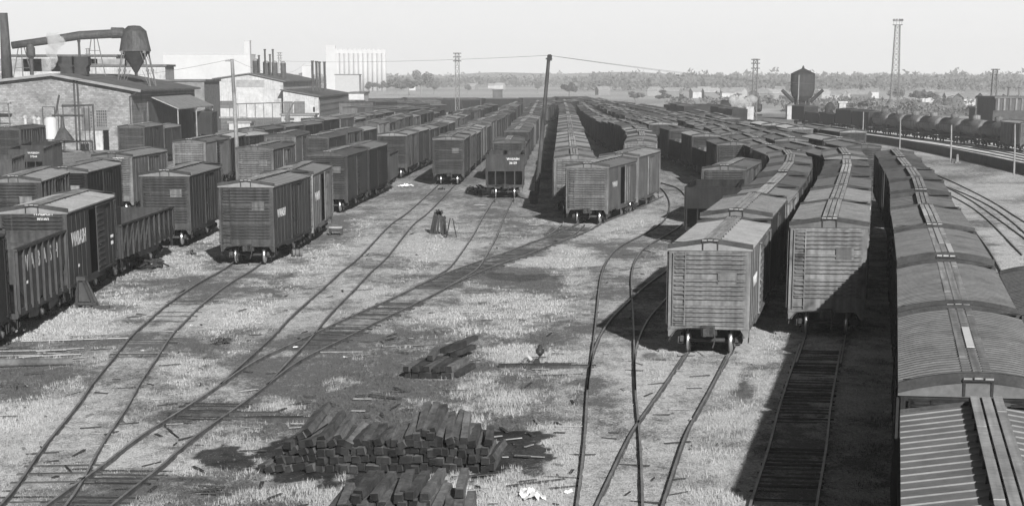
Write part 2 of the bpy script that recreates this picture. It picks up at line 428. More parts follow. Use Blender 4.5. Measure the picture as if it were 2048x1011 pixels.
def frame_mesh(hl=HL):
    def fn():
        m = MB(); m.box(-.3, .3, -hl+.05, hl-.05, .66, .91)
        for k in (-3, -1.6, 0, 1.6, 3): m.box(-HW+.1, HW-.1, k*hl/6.2-.1, k*hl/6.2+.1, .7, .915)
        m.lathe([(.0, -.55), (.2, -.5), (.2, .5), (.0, .55)], (-.7, .6, .55), 'y', 12)
        m.lathe([(.14, -.4), (.14, .4)], (.6, -.9, .6), 'y', 10)
        for s in (-1, 1):
            m.bar((s*.9, -3.4, .78), (s*.9, -2, .42), .03); m.bar((s*.9, -2, .42), (s*.9, 2, .42), .03); m.bar((s*.9, 2, .42), (s*.9, 3.4, .78), .03)
            for e in (-1, 1):       # stirrup steps
                y = e*(hl-.35); x = s*(HW-.02)
                m.bar((x, y-.2, .9), (x, y-.2, .42), .03); m.bar((x, y+.2, .9), (x, y+.2, .42), .03); m.bar((x, y-.2, .42), (x, y+.2, .42), .03)
        return m.mesh('underframe', TRUCKM)
    return cached(('uf', hl), fn)
def add_running_gear(r, lod, hl=HL, tc=4.55):
    if lod == 2:
        for s in (-1, 1): link('truck', truck_mesh(2), r, (0, s*tc, 0))
        return
    link('underframe', frame_mesh(hl), r)
    for s in (-1, 1):
        t = link('truck', truck_mesh(lod), r, (0, s*tc, 0))
        for q in (-.85, .85): link('wheelset', wheelset_mesh(), t, (0, q, .42))
        c = link('coupler', coupler_mesh(), r, (0, s*(hl-.1), 0))
        if s > 0: c.rotation_euler = (0, 0, math.pi)
def boxcar(loc, rz, label, group, E=3.64, lod=0, tone=1, rtone=1, style='steel', roof='flat', door='plain', opts=(), endtxt=None, sidetxt=None, newwood=False, patches=(), whiteend=False):
    r = thing('boxcar', label, 'boxcar', loc, rz, group)
    link('body', body_mesh(E, style, lod), r, mt=BODY[tone])
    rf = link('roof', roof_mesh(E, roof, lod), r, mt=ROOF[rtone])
    link('running_board', board_mesh(E, lod), rf, mt=PLANKL if newwood else None)
    if whiteend: link('painted_roof_end', MB().prism([(-HW-.085, E-.25), (HW+.085, E-.25), (HW+.085, E+.06), (0, E+.285), (-HW-.085, E+.06)], -HL-.07, -HL+1.1).mesh('painted_roof_end', ROOF[3]), rf)
    for k, y0, y1 in patches: link('new_plank', MB().box(k*.2-.08, k*.2+.08, y0, y1, E+.37, E+.378).mesh('new_plank', ROOF[3]), rf)
    if lod == 3: return r
    for s in (-1, 1):
        if lod == 2 and s < 0: continue
        op = 'open' in opts and s > 0
        d = link('door', door_mesh(E, door, lod), r, (s*(HW+.012), 1.75 if op else 0, 0), BODY[tone])
        if s < 0: d.rotation_euler = (0, 0, math.pi)
        if op:
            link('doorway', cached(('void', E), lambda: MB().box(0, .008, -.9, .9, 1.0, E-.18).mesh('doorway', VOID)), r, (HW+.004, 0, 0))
    add_running_gear(r, lod)
    if lod <= 1:
        for s in (-1, 1):
            l = link('ladder', ladder_mesh(E), r, (s*(HW-.36), s*HL+s*.1, 0), BODY[tone]);
            if s > 0: l.rotation_euler = (0, 0, math.pi)
            l2 = link('ladder', ladder_mesh(E), r, (s*(HW+.07), s*(HL-.4), 0), BODY[tone]); l2.rotation_euler = (0, 0, s*math.pi/2)
    if lod == 0:
        pm = cached('plac', lambda: MB().box(-.33, .33, -.06, .04, -.21, .21).box(-.35, .35, -.075, .03, .2, .24).mesh('placard_board', BODY[2]))
        link('placard_board', pm, r, (.62, -HL-.04, E-.98))
    if endtxt:
        for i, t in enumerate(endtxt):
            o = link('lettering', text_mesh(t, .2, LETTER), r, (.45, -HL-.02-(.05 if i else .012), E-.02-.22*i)); o.rotation_euler = (math.pi/2, 0, 0)
    if sidetxt:
        for t, sz, y, z in sidetxt:
            o = link('lettering', text_mesh(t, sz, LETTER), r, (HW+.03, y, z)); o.rotation_euler = (math.pi/2, 0, math.pi/2)
    return r
def panel_ribs(m, x, s, z0, z1, ys, d=.09, w=.05, taper=False):
    for y in ys:
        if taper: m.prism([(y-w, z0), (y+w, z0), (y+w*2.2, z1), (y-w*2.2, z1)], min(x, x+s*d), max(x, x+s*d), 'x')
        else: m.box(min(x, x+s*d), max(x, x+s*d), y-w, y+w, z0, z1)
def gondola(loc, rz, label, group, H=2.55, lod=0, tone=1, load=None, hl=6.4):
    r = thing('gondola', label, 'gondola', loc, rz, group)
    def fn():
        m = MB(); z0 = .95; W = 1.45; t = .06
        m.box(-W, W, -hl, hl, z0, z0+.12)
        for s in (-1, 1):
            m.box(s*W if s < 0 else W-t, s*W+t if s < 0 else W, -hl, hl, z0+.12, H)
            m.box(-W+t, W-t, s*hl if s < 0 else hl-t, s*hl+t if s < 0 else hl, z0+.12, H)
            x = s*W
            if lod < 2:
                n = 10; ys = [-hl+.15+(2*hl-.3)*i/n for i in range(n+1)]
                panel_ribs(m, x, s, z0, H-.02, ys, .1, .05)
                for a, b in zip(ys[:-1], ys[1:]):
                    m.bar((x+s*.05, a, z0+.1) if a < 0 else (x+s*.05, b, z0+.1), (x+s*.05, b, H-.1) if a < 0 else (x+s*.05, a, H-.1), .09, .07)
                for q in np.arange(z0+.25, H-.1, .22): m.box(-W+.15, W-.15, s*hl-.05 if s < 0 else s*hl, s*hl if s < 0 else s*hl+.05, q-.05, q+.05)
            m.box(min(x-s*.05, x+s*.09), max(x-s*.05, x+s*.09), -hl-.03, hl+.03, H, H+.07)
            m.box(-W, W, s*hl-.05, s*hl+.05, H, H+.06)
            m.prism([(-3.2, z0), (3.2, z0), (2.4, z0-.3), (-2.4, z0-.3)], min(x, x-s*.05), max(x, x-s*.05), 'x')
        return m.mesh('body', BODY[1])
    link('body', cached(('gon', H, lod, hl), fn), r, mt=BODY[tone])
    if load:
        def ld():
            m = MB(); n = 14; k = 6; rr = random.Random(3)
            g = [[(-1.36+2.72*j/k, -hl+.1+(2*hl-.2)*i/n, H-.35+(.0 if i in (0, n) or j in (0, k) else rr.uniform(.1, .55))) for j in range(k+1)] for i in range(n+1)]
            v = [p for q in g for p in q]
            return m.add(v, [(i*(k+1)+j, i*(k+1)+j+1, (i+1)*(k+1)+j+1, (i+1)*(k+1)+j) for i in range(n) for j in range(k)]).mesh('load', mat('scrap_load', .16, .5, 3))
        link('load', cached(('gload', H, hl), ld), r)
    add_running_gear(r, lod, hl, 4.7)
    return r
def hopper(loc, rz, label, group, H=3.2, lod=0, tone=1, letters=False, endtxt=None, hl=5.0):
    r = thing('hopper_car', label, 'hopper car', loc, rz, group)
    W = 1.48
    def fn():
        m = MB(); z0 = .95; zm = 1.55; t = .05
        for s in (-1, 1):
            x = s*W
            m.prism([(-hl, H), (-hl, 2.1), (-hl+1.5, zm-.25), (-hl+2.2, .6), (-1.3, .5), (-.6, 1.2), (.6, 1.2), (1.3, .5), (hl-2.2, .6), (hl-1.5, zm-.25), (hl, 2.1), (hl, H)][::-1], min(x, x-s*t), max(x, x-s*t), 'x')
            m.box(min(x-s*.06, x+s*.1), max(x-s*.06, x+s*.1), -hl-.04, hl+.04, H, H+.09)
            m.box(min(x-s*.1, x+s*.03), max(x-s*.1, x+s*.03), -hl-.05, hl+.05, z0-.12, z0+.12)
            if lod < 2:
                n = 8; ys = [-hl+.08+(2*hl-.16)*i/n for i in range(n+1)]
                panel_ribs(m, x, s, z0, H-.01, ys, .1, .045)
            y = s*hl
            m.box(-W, W, y-.03, y+.03, 2.05, H); m.box(-W, W, y-.05, y+.05, H, H+.07)
            m.add([(-W+.05, y, 2.2), (W-.05, y, 2.2), (W-.05, y-s*2.4, .75), (-W+.05, y-s*2.4, .75), (-W+.05, y, 2.26), (W-.05, y, 2.26), (W-.05, y-s*2.4, .81), (-W+.05, y-s*2.4, .81)],
                  [(0, 1, 2, 3), (7, 6, 5, 4), (0, 4, 5, 1), (1, 5, 6, 2), (2, 6, 7, 3), (3, 7, 4, 0)])
            for xx in (-W+.05, -.78, 0, .78, W-.05): m.box(xx-.045, xx+.045, y-.06, y+.06, .8, 2.06)
            m.box(-W, W, y-.07, y+.07, .78, .98)
            m.add([(-W+.05, s*.02, 1.35), (W-.05, s*.02, 1.35), (W-.05, s*1.5, .7), (-W+.05, s*1.5, .7)], [(0, 1, 2, 3)])
            m.prism([(-.9, 1.2), (.9, 1.2), (.7, .42), (-.7, .42)], s*1.0+s*.2, s*1.0+s*1.2)
        for q in (-hl/3, hl/3): m.box(-W, W, q-.04, q+.04, H-.3, H-.18)
        return m.mesh('body', BODY[1])
    link('body', cached(('hop', H, lod, hl), fn), r, mt=BODY[tone])
    add_running_gear(r, lod, hl, 3.9)
    if letters:
        ys = [-hl+.08+(2*hl-.16)*i/8 for i in range(9)]
        for i, ch in enumerate('WABASH'):
            o = link('lettering', text_mesh(ch, .85, LETTER), r, (W+.012, (ys[i+1]+ys[i+2])/2, H-.62)); o.rotation_euler = (math.pi/2, 0, math.pi/2)
        for k in range(5):
            o = link('lettering', text_mesh('37801', .17, LETTER), r, (W+.012, (ys[1]+ys[2])/2, 1.95-.0)) if k == 0 else None
            if o: o.rotation_euler = (math.pi/2, 0, math.pi/2)
    if endtxt:
        for i, t in enumerate(endtxt):
            o = link('lettering', text_mesh(t, .25, LETTER), r, (.65, -hl-.04, H-.28-.32*i)); o.rotation_euler = (math.pi/2, 0, 0)
    return r
def tank_car(loc, rz, label, group, tone=0, lod=2):
    r = thing('tank_car', label, 'tank car', loc, rz, group)
    def fn():
        m = MB(); hl = 5.0; R_ = 1.15; zc = 2.35
        m.lathe([(.0, -hl-.25), (.6, -hl-.2), (1.0, -hl-.08), (R_, -hl+.1), (R_, hl-.1), (1.0, hl+.08), (.6, hl+.2), (.0, hl+.25)], (0, 0, zc), 'y', 20)
        return smooth(m.mesh('tank', BODY[0]))
    t = link('tank', cached('tank', fn), r, mt=BODY[tone])
    link('dome', cached('dome', lambda: smooth(MB().lathe([(.62, 3.3), (.62, 3.95), (.5, 4.08), (.2, 4.14), (.0, 4.15)], n=16).mesh('dome', BODY[0]))), t, mt=BODY[tone])
    def fr():
        m = MB(); m.box(-.9, .9, -5.5, 5.5, .85, 1.05)
        for s in (-1, 1):
            m.box(-1.3, 1.3, s*4.2-.2, s*4.2+.2, 1.05, 1.6); m.box(s*1.35-.03, s*1.35+.03, -5.4, 5.4, 1.0, 1.06)
            m.tube([(s*1.25, -4.8, 2.6), (s*1.25, 4.8, 2.6)], .03, 5)
        return m.mesh('underframe', TRUCKM)
    link('underframe', cached('tfr', fr), r); add_running_gear(r, 2, 5.5, 4.0)
    return r
def caboose(loc, rz, label, group):
    """pale work car with an arched roof and a low end platform"""
    r = thing('work_car', label, 'work car', loc, rz, group); lt = mat('work_car_paint', .4, .2, 1, .8, streak=.2)
    def fn():
        m = MB(); m.box(-1.4, 1.4, -4.6, 5, .95, 3.45)
        for s in (-1, 1):
            for y in np.arange(-4.3, 4.9, .6): m.box(s*1.4-.02, s*1.4+.02, y-.02, y+.02, .95, 3.4)
        m.box(-1.4, 1.4, -5.9, -4.6, .85, 1.0)
        return m.mesh('body', lt)
    b = link('body', fn(), r)
    for x in (-.75, .75):
        f = link('window', MB().box(-.28, .28, -.02, .02, 0, .8).mesh('window', VOID), b, (x, -4.62, 2.2))
    link('door', MB().box(-.35, .35, -.04, 0, 1.0, 2.95).mesh('door', BODY[1]), r, (0, -4.6, 0))
    pr = [(1.5*math.cos(a), 3.42+.42*math.sin(a)) for a in np.linspace(0, math.pi, 9)]
    link('roof', MB().prism(pr, -5.3, 5.3).mesh('roof', ROOF[2]), r)
    m = MB()
    for x in (-1.3, -.35, .35, 1.3): m.tube([(x, -5.85, 1.0), (x, -5.85, 2.0)], .025, 6)
    m.tube([(-1.3, -5.85, 2.0), (1.3, -5.85, 2.0)], .025, 6); m.box(-.06, .06, -5.2, -5.1, 1, 3.4)
    link('railing', m.mesh('railing', IRON), r); add_running_gear(r, 1, 5.9, 4.0)
    return r

# ------------------------------------------------------------------ rows of cars
ORD = ['nearest', 'second', 'third', 'fourth', 'fifth', 'sixth', 'seventh', 'eighth', 'ninth', 'tenth', 'eleventh', 'twelfth', 'thirteenth', 'fourteenth', 'fifteenth', 'sixteenth', 'seventeenth', 'eighteenth', 'nineteenth', 'twentieth'] + ['%dth' % k for k in range(21, 60)]
NCARS = 0
TONES = ['dark', 'brown-grey', 'paler grey', 'light', 'rusty']
def row(desc, group, poly, cars, h=4.19, rev=False):
    """poly: picture points of the roof walk, near to far; cars: dicts; 'at' puts a near end at a point, 'fill' repeats to the end"""
    global NCARS
    pl = smooth_poly([P(x, y, h) for x, y in poly]); s = 0.0; n = 0
    rr = random.Random(desc)
    items = []
    for c in cars:
        c = dict(c)
        if 'at' in c: s = nearest_len(pl, P(c['at'][0], c['at'][1], h)); c.pop('at')
        if 'far' in c: s = nearest_len(pl, P(c['far'][0], c['far'][1], h)) - 12.4; c.pop('far')
        s += c.pop('skip', 0)
        k = c.pop('fill', 1); k = 99 if k is True else k
        for _ in range(k):
            if k == 99 and s+9 > pl[1][-1]: break
            kind = c.get('kind', 'box'); L = {'box': 12.4, 'gon': 12.8, 'hop': 10.0, 'tank': 11.0, 'work': 11.4}[kind]
            if 'hl' in c: L = 2*c['hl']
            items.append((s, L, dict(c))); s += L+1.05+(rr.uniform(0, .5) if k > 3 else 0)
    for s, L, c in items:
        a = at_len(pl, s+L*.14); b = at_len(pl, s+L*.86); mid = (a+b)/2; d = b-a; rz = math.atan2(d.y, d.x)-math.pi/2
        loc = (mid.x, mid.y, RZ); Y = mid.y; kind = c.pop('kind', 'box')
        lod = c.pop('lod', 0 if Y < 135 else 1 if Y < 320 else 2)
        tone = c.pop('tone', None); tone = rr.choice((0, 0, 1, 1, 1, 2)) if tone is None else tone
        E = c.pop('E', None) or (3.64 if h < 4.3 else 3.95)+(rr.choice((-.22, -.1, 0, 0, .12, .2)) if lod > 0 or n > 2 else 0); place = '%s' % ORD[n]; n += 1; NCARS += 1
        lab = c.pop('label', None)
        if kind == 'box':
            c.setdefault('style', rr.choice(('steel', 'steel', 'wood', 'braced'))); c.setdefault('roof', rr.choice(('flat', 'flat', 'seamed')))
            rt = c.pop('rtone', rr.choice((0, 0, 1, 1, 2))); c.setdefault('door', rr.choice(('plain', 'plain', 'ribbed')))
            boxcar(loc, rz, lab or '%s boxcar, %s in %s' % (TONES[tone], place, desc), group, E=E, lod=lod, tone=tone, rtone=rt, **c)
        elif kind == 'gon': gondola(loc, rz, lab or '%s gondola, %s in %s' % (TONES[tone], place, desc), group, lod=lod, tone=tone, **c)
        elif kind == 'hop': hopper(loc, rz, lab or '%s hopper, %s in %s' % (TONES[tone], place, desc), group, lod=lod, tone=tone, **c)
        elif kind == 'tank': tank_car(loc, rz, lab or 'domed tank car, %s in %s' % (place, desc), group, tone=2)
        elif kind == 'work': caboose(loc, rz, lab or 'pale work car with arched roof in %s' % desc, group)
    return pl
W5 = 'WABASH'
# -- right of the yard
row('the row along the right edge', 'cars in the row along the right edge', [(2060, 1100), (1976, 800), (1957, 745), (1915.5, 597), (1890.6, 511.6), (1869, 455), (1851, 412), (1842, 381), (1833, 356), (1814, 328), (1800, 312), (1785, 297), (1770, 285)],
    [dict(far=(1976.5, 792), roof='wide', rtone=2, tone=0, lod=0, newwood=True, label='nearest boxcar at the bottom right with bright wide-ribbed roof'),
     dict(at=(1957, 745.5), roof='arched', rtone=1, tone=0, lod=0, patches=((0, -1.7, 2.0),)), dict(roof='arched', rtone=1, tone=0, lod=0), dict(roof='arched', rtone=1, tone=0, patches=((0, -1.5, 6.0), (1, -6.1, -1.7))), dict(roof='seamed', rtone=0, tone=0, newwood=True, patches=((-1, -1.5, 2.3), (0, -1.5, 2.3))),
     dict(roof='flat', rtone=1, tone=0), dict(roof='flat', rtone=1, tone=0), dict(roof='flat', rtone=0, tone=0),
     dict(at=(1814, 328), tone=1, roof='flat', rtone=0), dict(roof='flat', rtone=0, tone=0)])
row('the curved row behind the tall half-shadowed boxcar', 'cars in the long curved row right of centre', [(1659, 440), (1670, 404), (1680, 376), (1689, 348), (1695, 322), (1691, 308), (1681, 297.5), (1656, 290.5), (1620, 283.5), (1584, 276), (1549, 266), (1513, 256), (1460, 245), (1388, 230), (1329, 220), (1290, 213), (1240, 204)],
    [dict(at=(1659, 440), E=4.05, tone=4, rtone=1, roof='seamed', style='steel', newwood=True, label='tall boxcar with rust-patched ribbed end half in diagonal shadow'),
     dict(tone=2, rtone=1, whiteend=True, roof='seamed', style='steel', label='white-ended roof boxcar coupled behind the tall boxcar half in shadow'),
     dict(roof='flat', rtone=1, tone=0), dict(roof='flat', rtone=0, newwood=True), dict(roof='flat', rtone=0, newwood=True), dict(roof='flat', rtone=1, fill=True)], h=4.45)
row('the curved row behind the sunlit boxcar', 'cars in the inner curved row', [(1421, 476), (1470, 430), (1512, 392), (1545, 362), (1565, 343), (1577, 328), (1582, 314), (1577, 302), (1563, 294), (1528, 283), (1496, 271.5), (1460, 259), (1418, 246), (1374, 236), (1320, 225), (1270, 213), (1225, 205)],
    [dict(at=(1421, 476), E=3.64, tone=2, rtone=2, roof='seamed', style='steel', newwood=True, sidetxt=[(W5, .55, -3.6, 2.4)], label='sunlit boxcar with clean ribbed end and ladder on the weedy track'),
     dict(E=3.9, tone=1, rtone=1, roof='seamed', newwood=True, label='boxcar coupled behind the sunlit clean-ended boxcar'), dict(tone=2, rtone=2, roof='flat', newwood=True), dict(roof='flat', rtone=1, newwood=True), dict(roof='flat', rtone=1, fill=True)])
row('the row behind the shaded hopper', 'cars in the shaded row with gondolas', [(1400, 362), (1424, 347), (1450, 324), (1484, 309), (1492, 298), (1484, 287), (1463, 279), (1438, 271), (1400, 261), (1360, 251), (1325, 243), (1290, 233), (1250, 222), (1215, 212)],
    [dict(kind='hop', at=(1424, 347), tone=0, label='empty open hopper standing left of the sunlit boxcar roof'), dict(at=(1450, 324), tone=1, rtone=1, newwood=True), dict(at=(1468, 280.5), tone=1), dict(kind='gon', tone=0, load=True), dict(tone=1), dict(kind='gon', tone=0, load=True), dict(tone=1), dict(kind='gon', tone=0), dict(fill=True)])
row('the pale short row in the middle distance', 'pale cars in the middle distance', [(1333, 241), (1300, 232), (1262, 220), (1215, 210), (1185, 201)], [dict(tone=3, style='wood'), dict(tone=2), dict(tone=3), dict(tone=2), dict(tone=2, fill=True)])
row('the long black-sided row curving past the middle', 'cars in the row with the long shaded side', [(1281, 276), (1284, 264), (1273, 252), (1248, 243), (1206, 230), (1183, 218), (1165, 205)], [dict(tone=2, roof='arched', rtone=1, label='arched-roof boxcar facing the camera behind the two angled boxcars'), dict(tone=0, fill=True)])
row('the short angled row at centre', 'two angled boxcars at centre', [(1175, 322.7), (1235.7, 309), (1280, 298), (1310, 290)],
    [dict(tone=2, rtone=1, roof='flat', style='wood', opts=('open',), sidetxt=[(W5, .5, -3.6, 2.45)], label='angled boxcar at centre with dark open door gap in its side'), dict(tone=2, rtone=1, style='wood', label='boxcar coupled behind the angled boxcar with the open door gap')])
row('the row right of the leaning pole', 'cars in the row right of the leaning pole', [(1149, 312), (1146, 290), (1142, 261), (1136, 224), (1131, 206), (1128, 198)], [dict(kind='box', tone=2, rtone=1, style='wood', label='pale boxcar half hidden behind the angled boxcar at centre'), dict(kind='work'), dict(roof='seamed', rtone=1, newwood=True, tone=1), dict(roof='seamed', rtone=1, newwood=True), dict(roof='seamed', fill=True, rtone=1)])
row('the row behind the barred hopper', 'cars in the row left of the leaning pole', [(1010, 292), (1016, 272), (1034, 252), (1050, 238), (1060, 227), (1068, 213), (1076, 200)],
    [dict(kind='hop', tone=1, H=3.3, endtxt=[W5, '36129'], label='empty hopper car with open barred end left of the leaning pole'), dict(at=(1016, 272), tone=1, rtone=0), dict(kind='gon', tone=1, load=True), dict(kind='gon', tone=0, load=True), dict(tone=1, rtone=0), dict(fill=True)])
row('the row behind the squarely facing boxcar', 'cars in the straight row left of centre', [(897, 271), (922, 258), (959, 241), (993, 228), (1010, 218), (1024, 208), (1034, 202)],
    [dict(tone=1, rtone=1, roof='flat', style='steel', lod=0, label='boxcar facing the camera squarely beside the junk, shiny wheels showing'), dict(tone=1, rtone=1), dict(tone=1), dict(tone=2, rtone=2), dict(fill=True)], h=4.45)
row('the row behind the large boxcar left of centre', 'cars in the row behind the large boxcar', [(491, 356), (569, 336), (621, 316.5), (656, 299), (744, 277), (784.6, 261.6), (855, 244), (901, 231), (930, 219), (961, 209.7), (983, 206)],
    [dict(tone=1, rtone=2, roof='flat', style='steel', door='plain', lod=0, sidetxt=[(W5, .6, -3.9, 2.5)], label='large boxcar with ribbed end and shiny wheels nearest left of centre'),
     dict(tone=2, rtone=2, style='steel', opts=('open',), sidetxt=[(W5, .7, -3.6, 2.6)], lod=0, label='boxcar with white-splashed side coupled behind the large boxcar'),
     dict(at=(656, 299), tone=1, rtone=0, style='wood', lod=0, label='boxcar with round emblem on its end beyond the gap in the row'), dict(tone=0, rtone=0, style='wood'), dict(kind='hop', H=3.0, tone=1, endtxt=[W5, '36123']), dict(at=(784.6, 261.6), tone=1, rtone=2), dict(fill=True)], h=4.54)
# -- left of the yard
row('the leftmost foreground row', 'cars in the leftmost foreground row', [(-230, 492), (-150, 466), (-60, 441), (59, 406), (181, 371), (328, 336), (406, 317), (509, 291), (556, 281)],
    [dict(at=(64, 404.5), skip=-24.5, tone=0, lod=0, rtone=0, style='wood', label='dark boxcar cut off by the left edge of the picture'), dict(kind='hop', lod=0, tone=1, H=3.25, letters=True, label='open hopper car lettered along its side at far left'),
     dict(at=(64, 404.5), tone=1, rtone=2, roof='seamed', style='steel', opts=('open',), lod=0, endtxt=[W5, '80160'], sidetxt=[(W5, .85, -3.7, 2.75), (W5, .2, 4.9, 2.2), ('80160', .25, 4.9, 1.9), ('PS-1', .18, -4, 1.6)], label='boxcar with open door and large white letters at far left'),
     dict(kind='gon', tone=1, H=2.5, hl=7.3, lod=0, label='braced open gondola between two boxcars at left'), dict(at=(328, 336), tone=1, rtone=2, lod=0, roof='flat', style='steel', label='boxcar behind the braced gondola with dented ribbed end'),
     dict(at=(509, 291), tone=2, rtone=0, lod=0, roof='flat', label='pale-ended boxcar just beyond the left telegraph pole')], h=4.54)
G2 = 'cars in the second rows at left'
row('the short row behind the open-door boxcar', G2, [(-60, 371), (10, 352), (93, 329)], [dict(far=(93, 329), tone=1, rtone=1, roof='seamed')], h=4.54)
row('the second row from the left edge', G2, [(125, 330), (193, 315), (226, 301.5), (298, 290), (378, 275), (431, 266.5), (470, 259), (503, 252), (618, 238), (697, 228.5), (760, 219), (825, 213), (860, 209)],
    [dict(tone=0, rtone=1), dict(at=(226, 301.5), tone=2, rtone=1, endtxt=[W5, '82711']), dict(at=(378, 275), tone=2, rtone=1), dict(), dict(at=(503, 252)), dict(fill=True)], h=4.54)
row('the lone pair left of the second pole', G2, [(437, 263), (490, 258.5), (530, 255)], [dict(tone=1)], h=4.54)
row('the mid-left row', G2, [(505, 281), (560, 268), (602, 259), (640, 256)], [dict(at=(560, 268), tone=2, rtone=0, door='ribbed', label='boxcar with pale end and ribbed door beyond the telegraph pole')], h=4.54)
row('the long straight row at left, nearest the white factory', 'cars in the long straight row at left', [(628, 262.5), (705, 249), (750, 241), (769, 235.6), (808, 227.5), (846, 220), (880, 213)], [dict(fill=True)], h=4.54)
row('the hoppers below the brick factory', 'hoppers below the brick factory', [(-60, 300), (-15, 288), (50, 270), (97, 257), (140, 249)], [dict(kind='hop', far=(15, 280), tone=1), dict(kind='hop', at=(50, 270), tone=1, H=3.1, letters=True, endtxt=[W5, '37544'], label='small distant hopper with white letters by the brick factory'), dict(kind='hop', tone=0, H=3.1)], h=4.54)
row('the track next to the brick factory', 'boxcars next to the brick factory', [(-60, 266), (15, 251), (64, 246)], [dict(at=(15, 251), tone=1, rtone=0)], h=4.54)
row('the siding at the brick factory corner', 'boxcars next to the brick factory', [(262, 250.6), (320, 243), (375.6, 234.8), (409, 221), (439, 217.4)], [dict(tone=1, rtone=0), dict(tone=1, rtone=0), dict(at=(405, 222), tone=0, rtone=0)], h=4.54)
# -- far rows that close the yard
for k, (x0, y0, x1, y1) in enumerate([(728, 195, 1172, 191.5), (690, 203, 960, 196), (700, 212, 900, 203)]):
    row('the far cross row, ' + ('farthest', 'middle', 'nearer')[k] + ' of three', 'cars in the far rows across the yard end', [(x0, y0), ((x0+x1)/2, (y0+y1)/2), (x1, y1)], [dict(fill=True, tone=None)], h=4.19)
row('the far row left of the centre skyline', 'cars in the far rows across the yard end', [(1082, 209), (1100, 204), (1170, 195)], [dict(fill=True)])
row('the far rows right of centre', 'cars in the distant rows right of centre', [(1255, 214), (1225, 205), (1178, 193.5)], [dict(fill=True)])
row('the farther row right of centre', 'cars in the distant rows right of centre', [(1330, 216), (1280, 208), (1215, 199), (1185, 194)], [dict(fill=True)])
G3 = 'short strings of cars near the water tower'
row('the short string right of the curved row', G3, [(1729, 284), (1684, 276), (1640, 269), (1602, 263), (1560, 255)], [dict(tone=1, fill=4)])
row('the single car below the water tower', G3, [(1601, 253), (1576, 248), (1550, 243)], [dict(tone=2, rtone=2)])
row('the string below the white box sign', G3, [(1707, 257), (1660, 251), (1600, 243), (1570, 240)], [dict(tone=1, rtone=2), dict(tone=0, rtone=1)])
row('the string left of the water tower', G3, [(1548, 247), (1515, 241), (1480, 236), (1450, 232)], [dict(tone=0, rtone=2), dict(tone=0), dict(kind='gon', tone=0)])
row('the gondolas at the foot of the water tower', G3, [(1640, 247), (1590, 240), (1536, 233), (1500, 229)], [dict(kind='gon', tone=0), dict(kind='gon', tone=0), dict(kind='gon', tone=0), dict(kind='gon', tone=1)])
row('the dark group in the right middle distance', G3, [(1382, 208), (1345, 204), (1325, 202)], [dict(tone=0, fill=3)])
row('the string behind the steaming engine', G3, [(1460, 232), (1420, 224), (1385, 217), (1350, 212)], [dict(tone=1, fill=5)])
row('the farthest string right of centre', G3, [(1480, 214), (1440, 209), (1400, 206)], [dict(tone=0, fill=3)])
row('the tank train at right', 'cars of the tank train at right', [(2140, 245), (2048, 238), (2000, 234), (1830, 222.5), (1770, 218), (1715, 214.6)],
    [dict(at=(2066, 239.4), tone=2, rtone=1, label='pale boxcar at the near end of the tank train'), dict(kind='tank', fill=7), dict(tone=0, rtone=0), dict(tone=0, rtone=0), dict(kind='gon', tone=0), dict(kind='gon', tone=0), dict(tone=0, rtone=0)])
# the car whose dark roof shows at the right edge, one track beyond the right-hand row
e = P(2003, 556, 3.78); rz = -R(10.3); c_, s_ = math.cos(rz), math.sin(rz)
boxcar((e.x+HW*c_+HL*s_, e.y+HW*s_-HL*c_, RZ), rz, 'dark ribbed-roof boxcar cut off by the right edge', None, lod=0, tone=0, rtone=0, roof='arched')
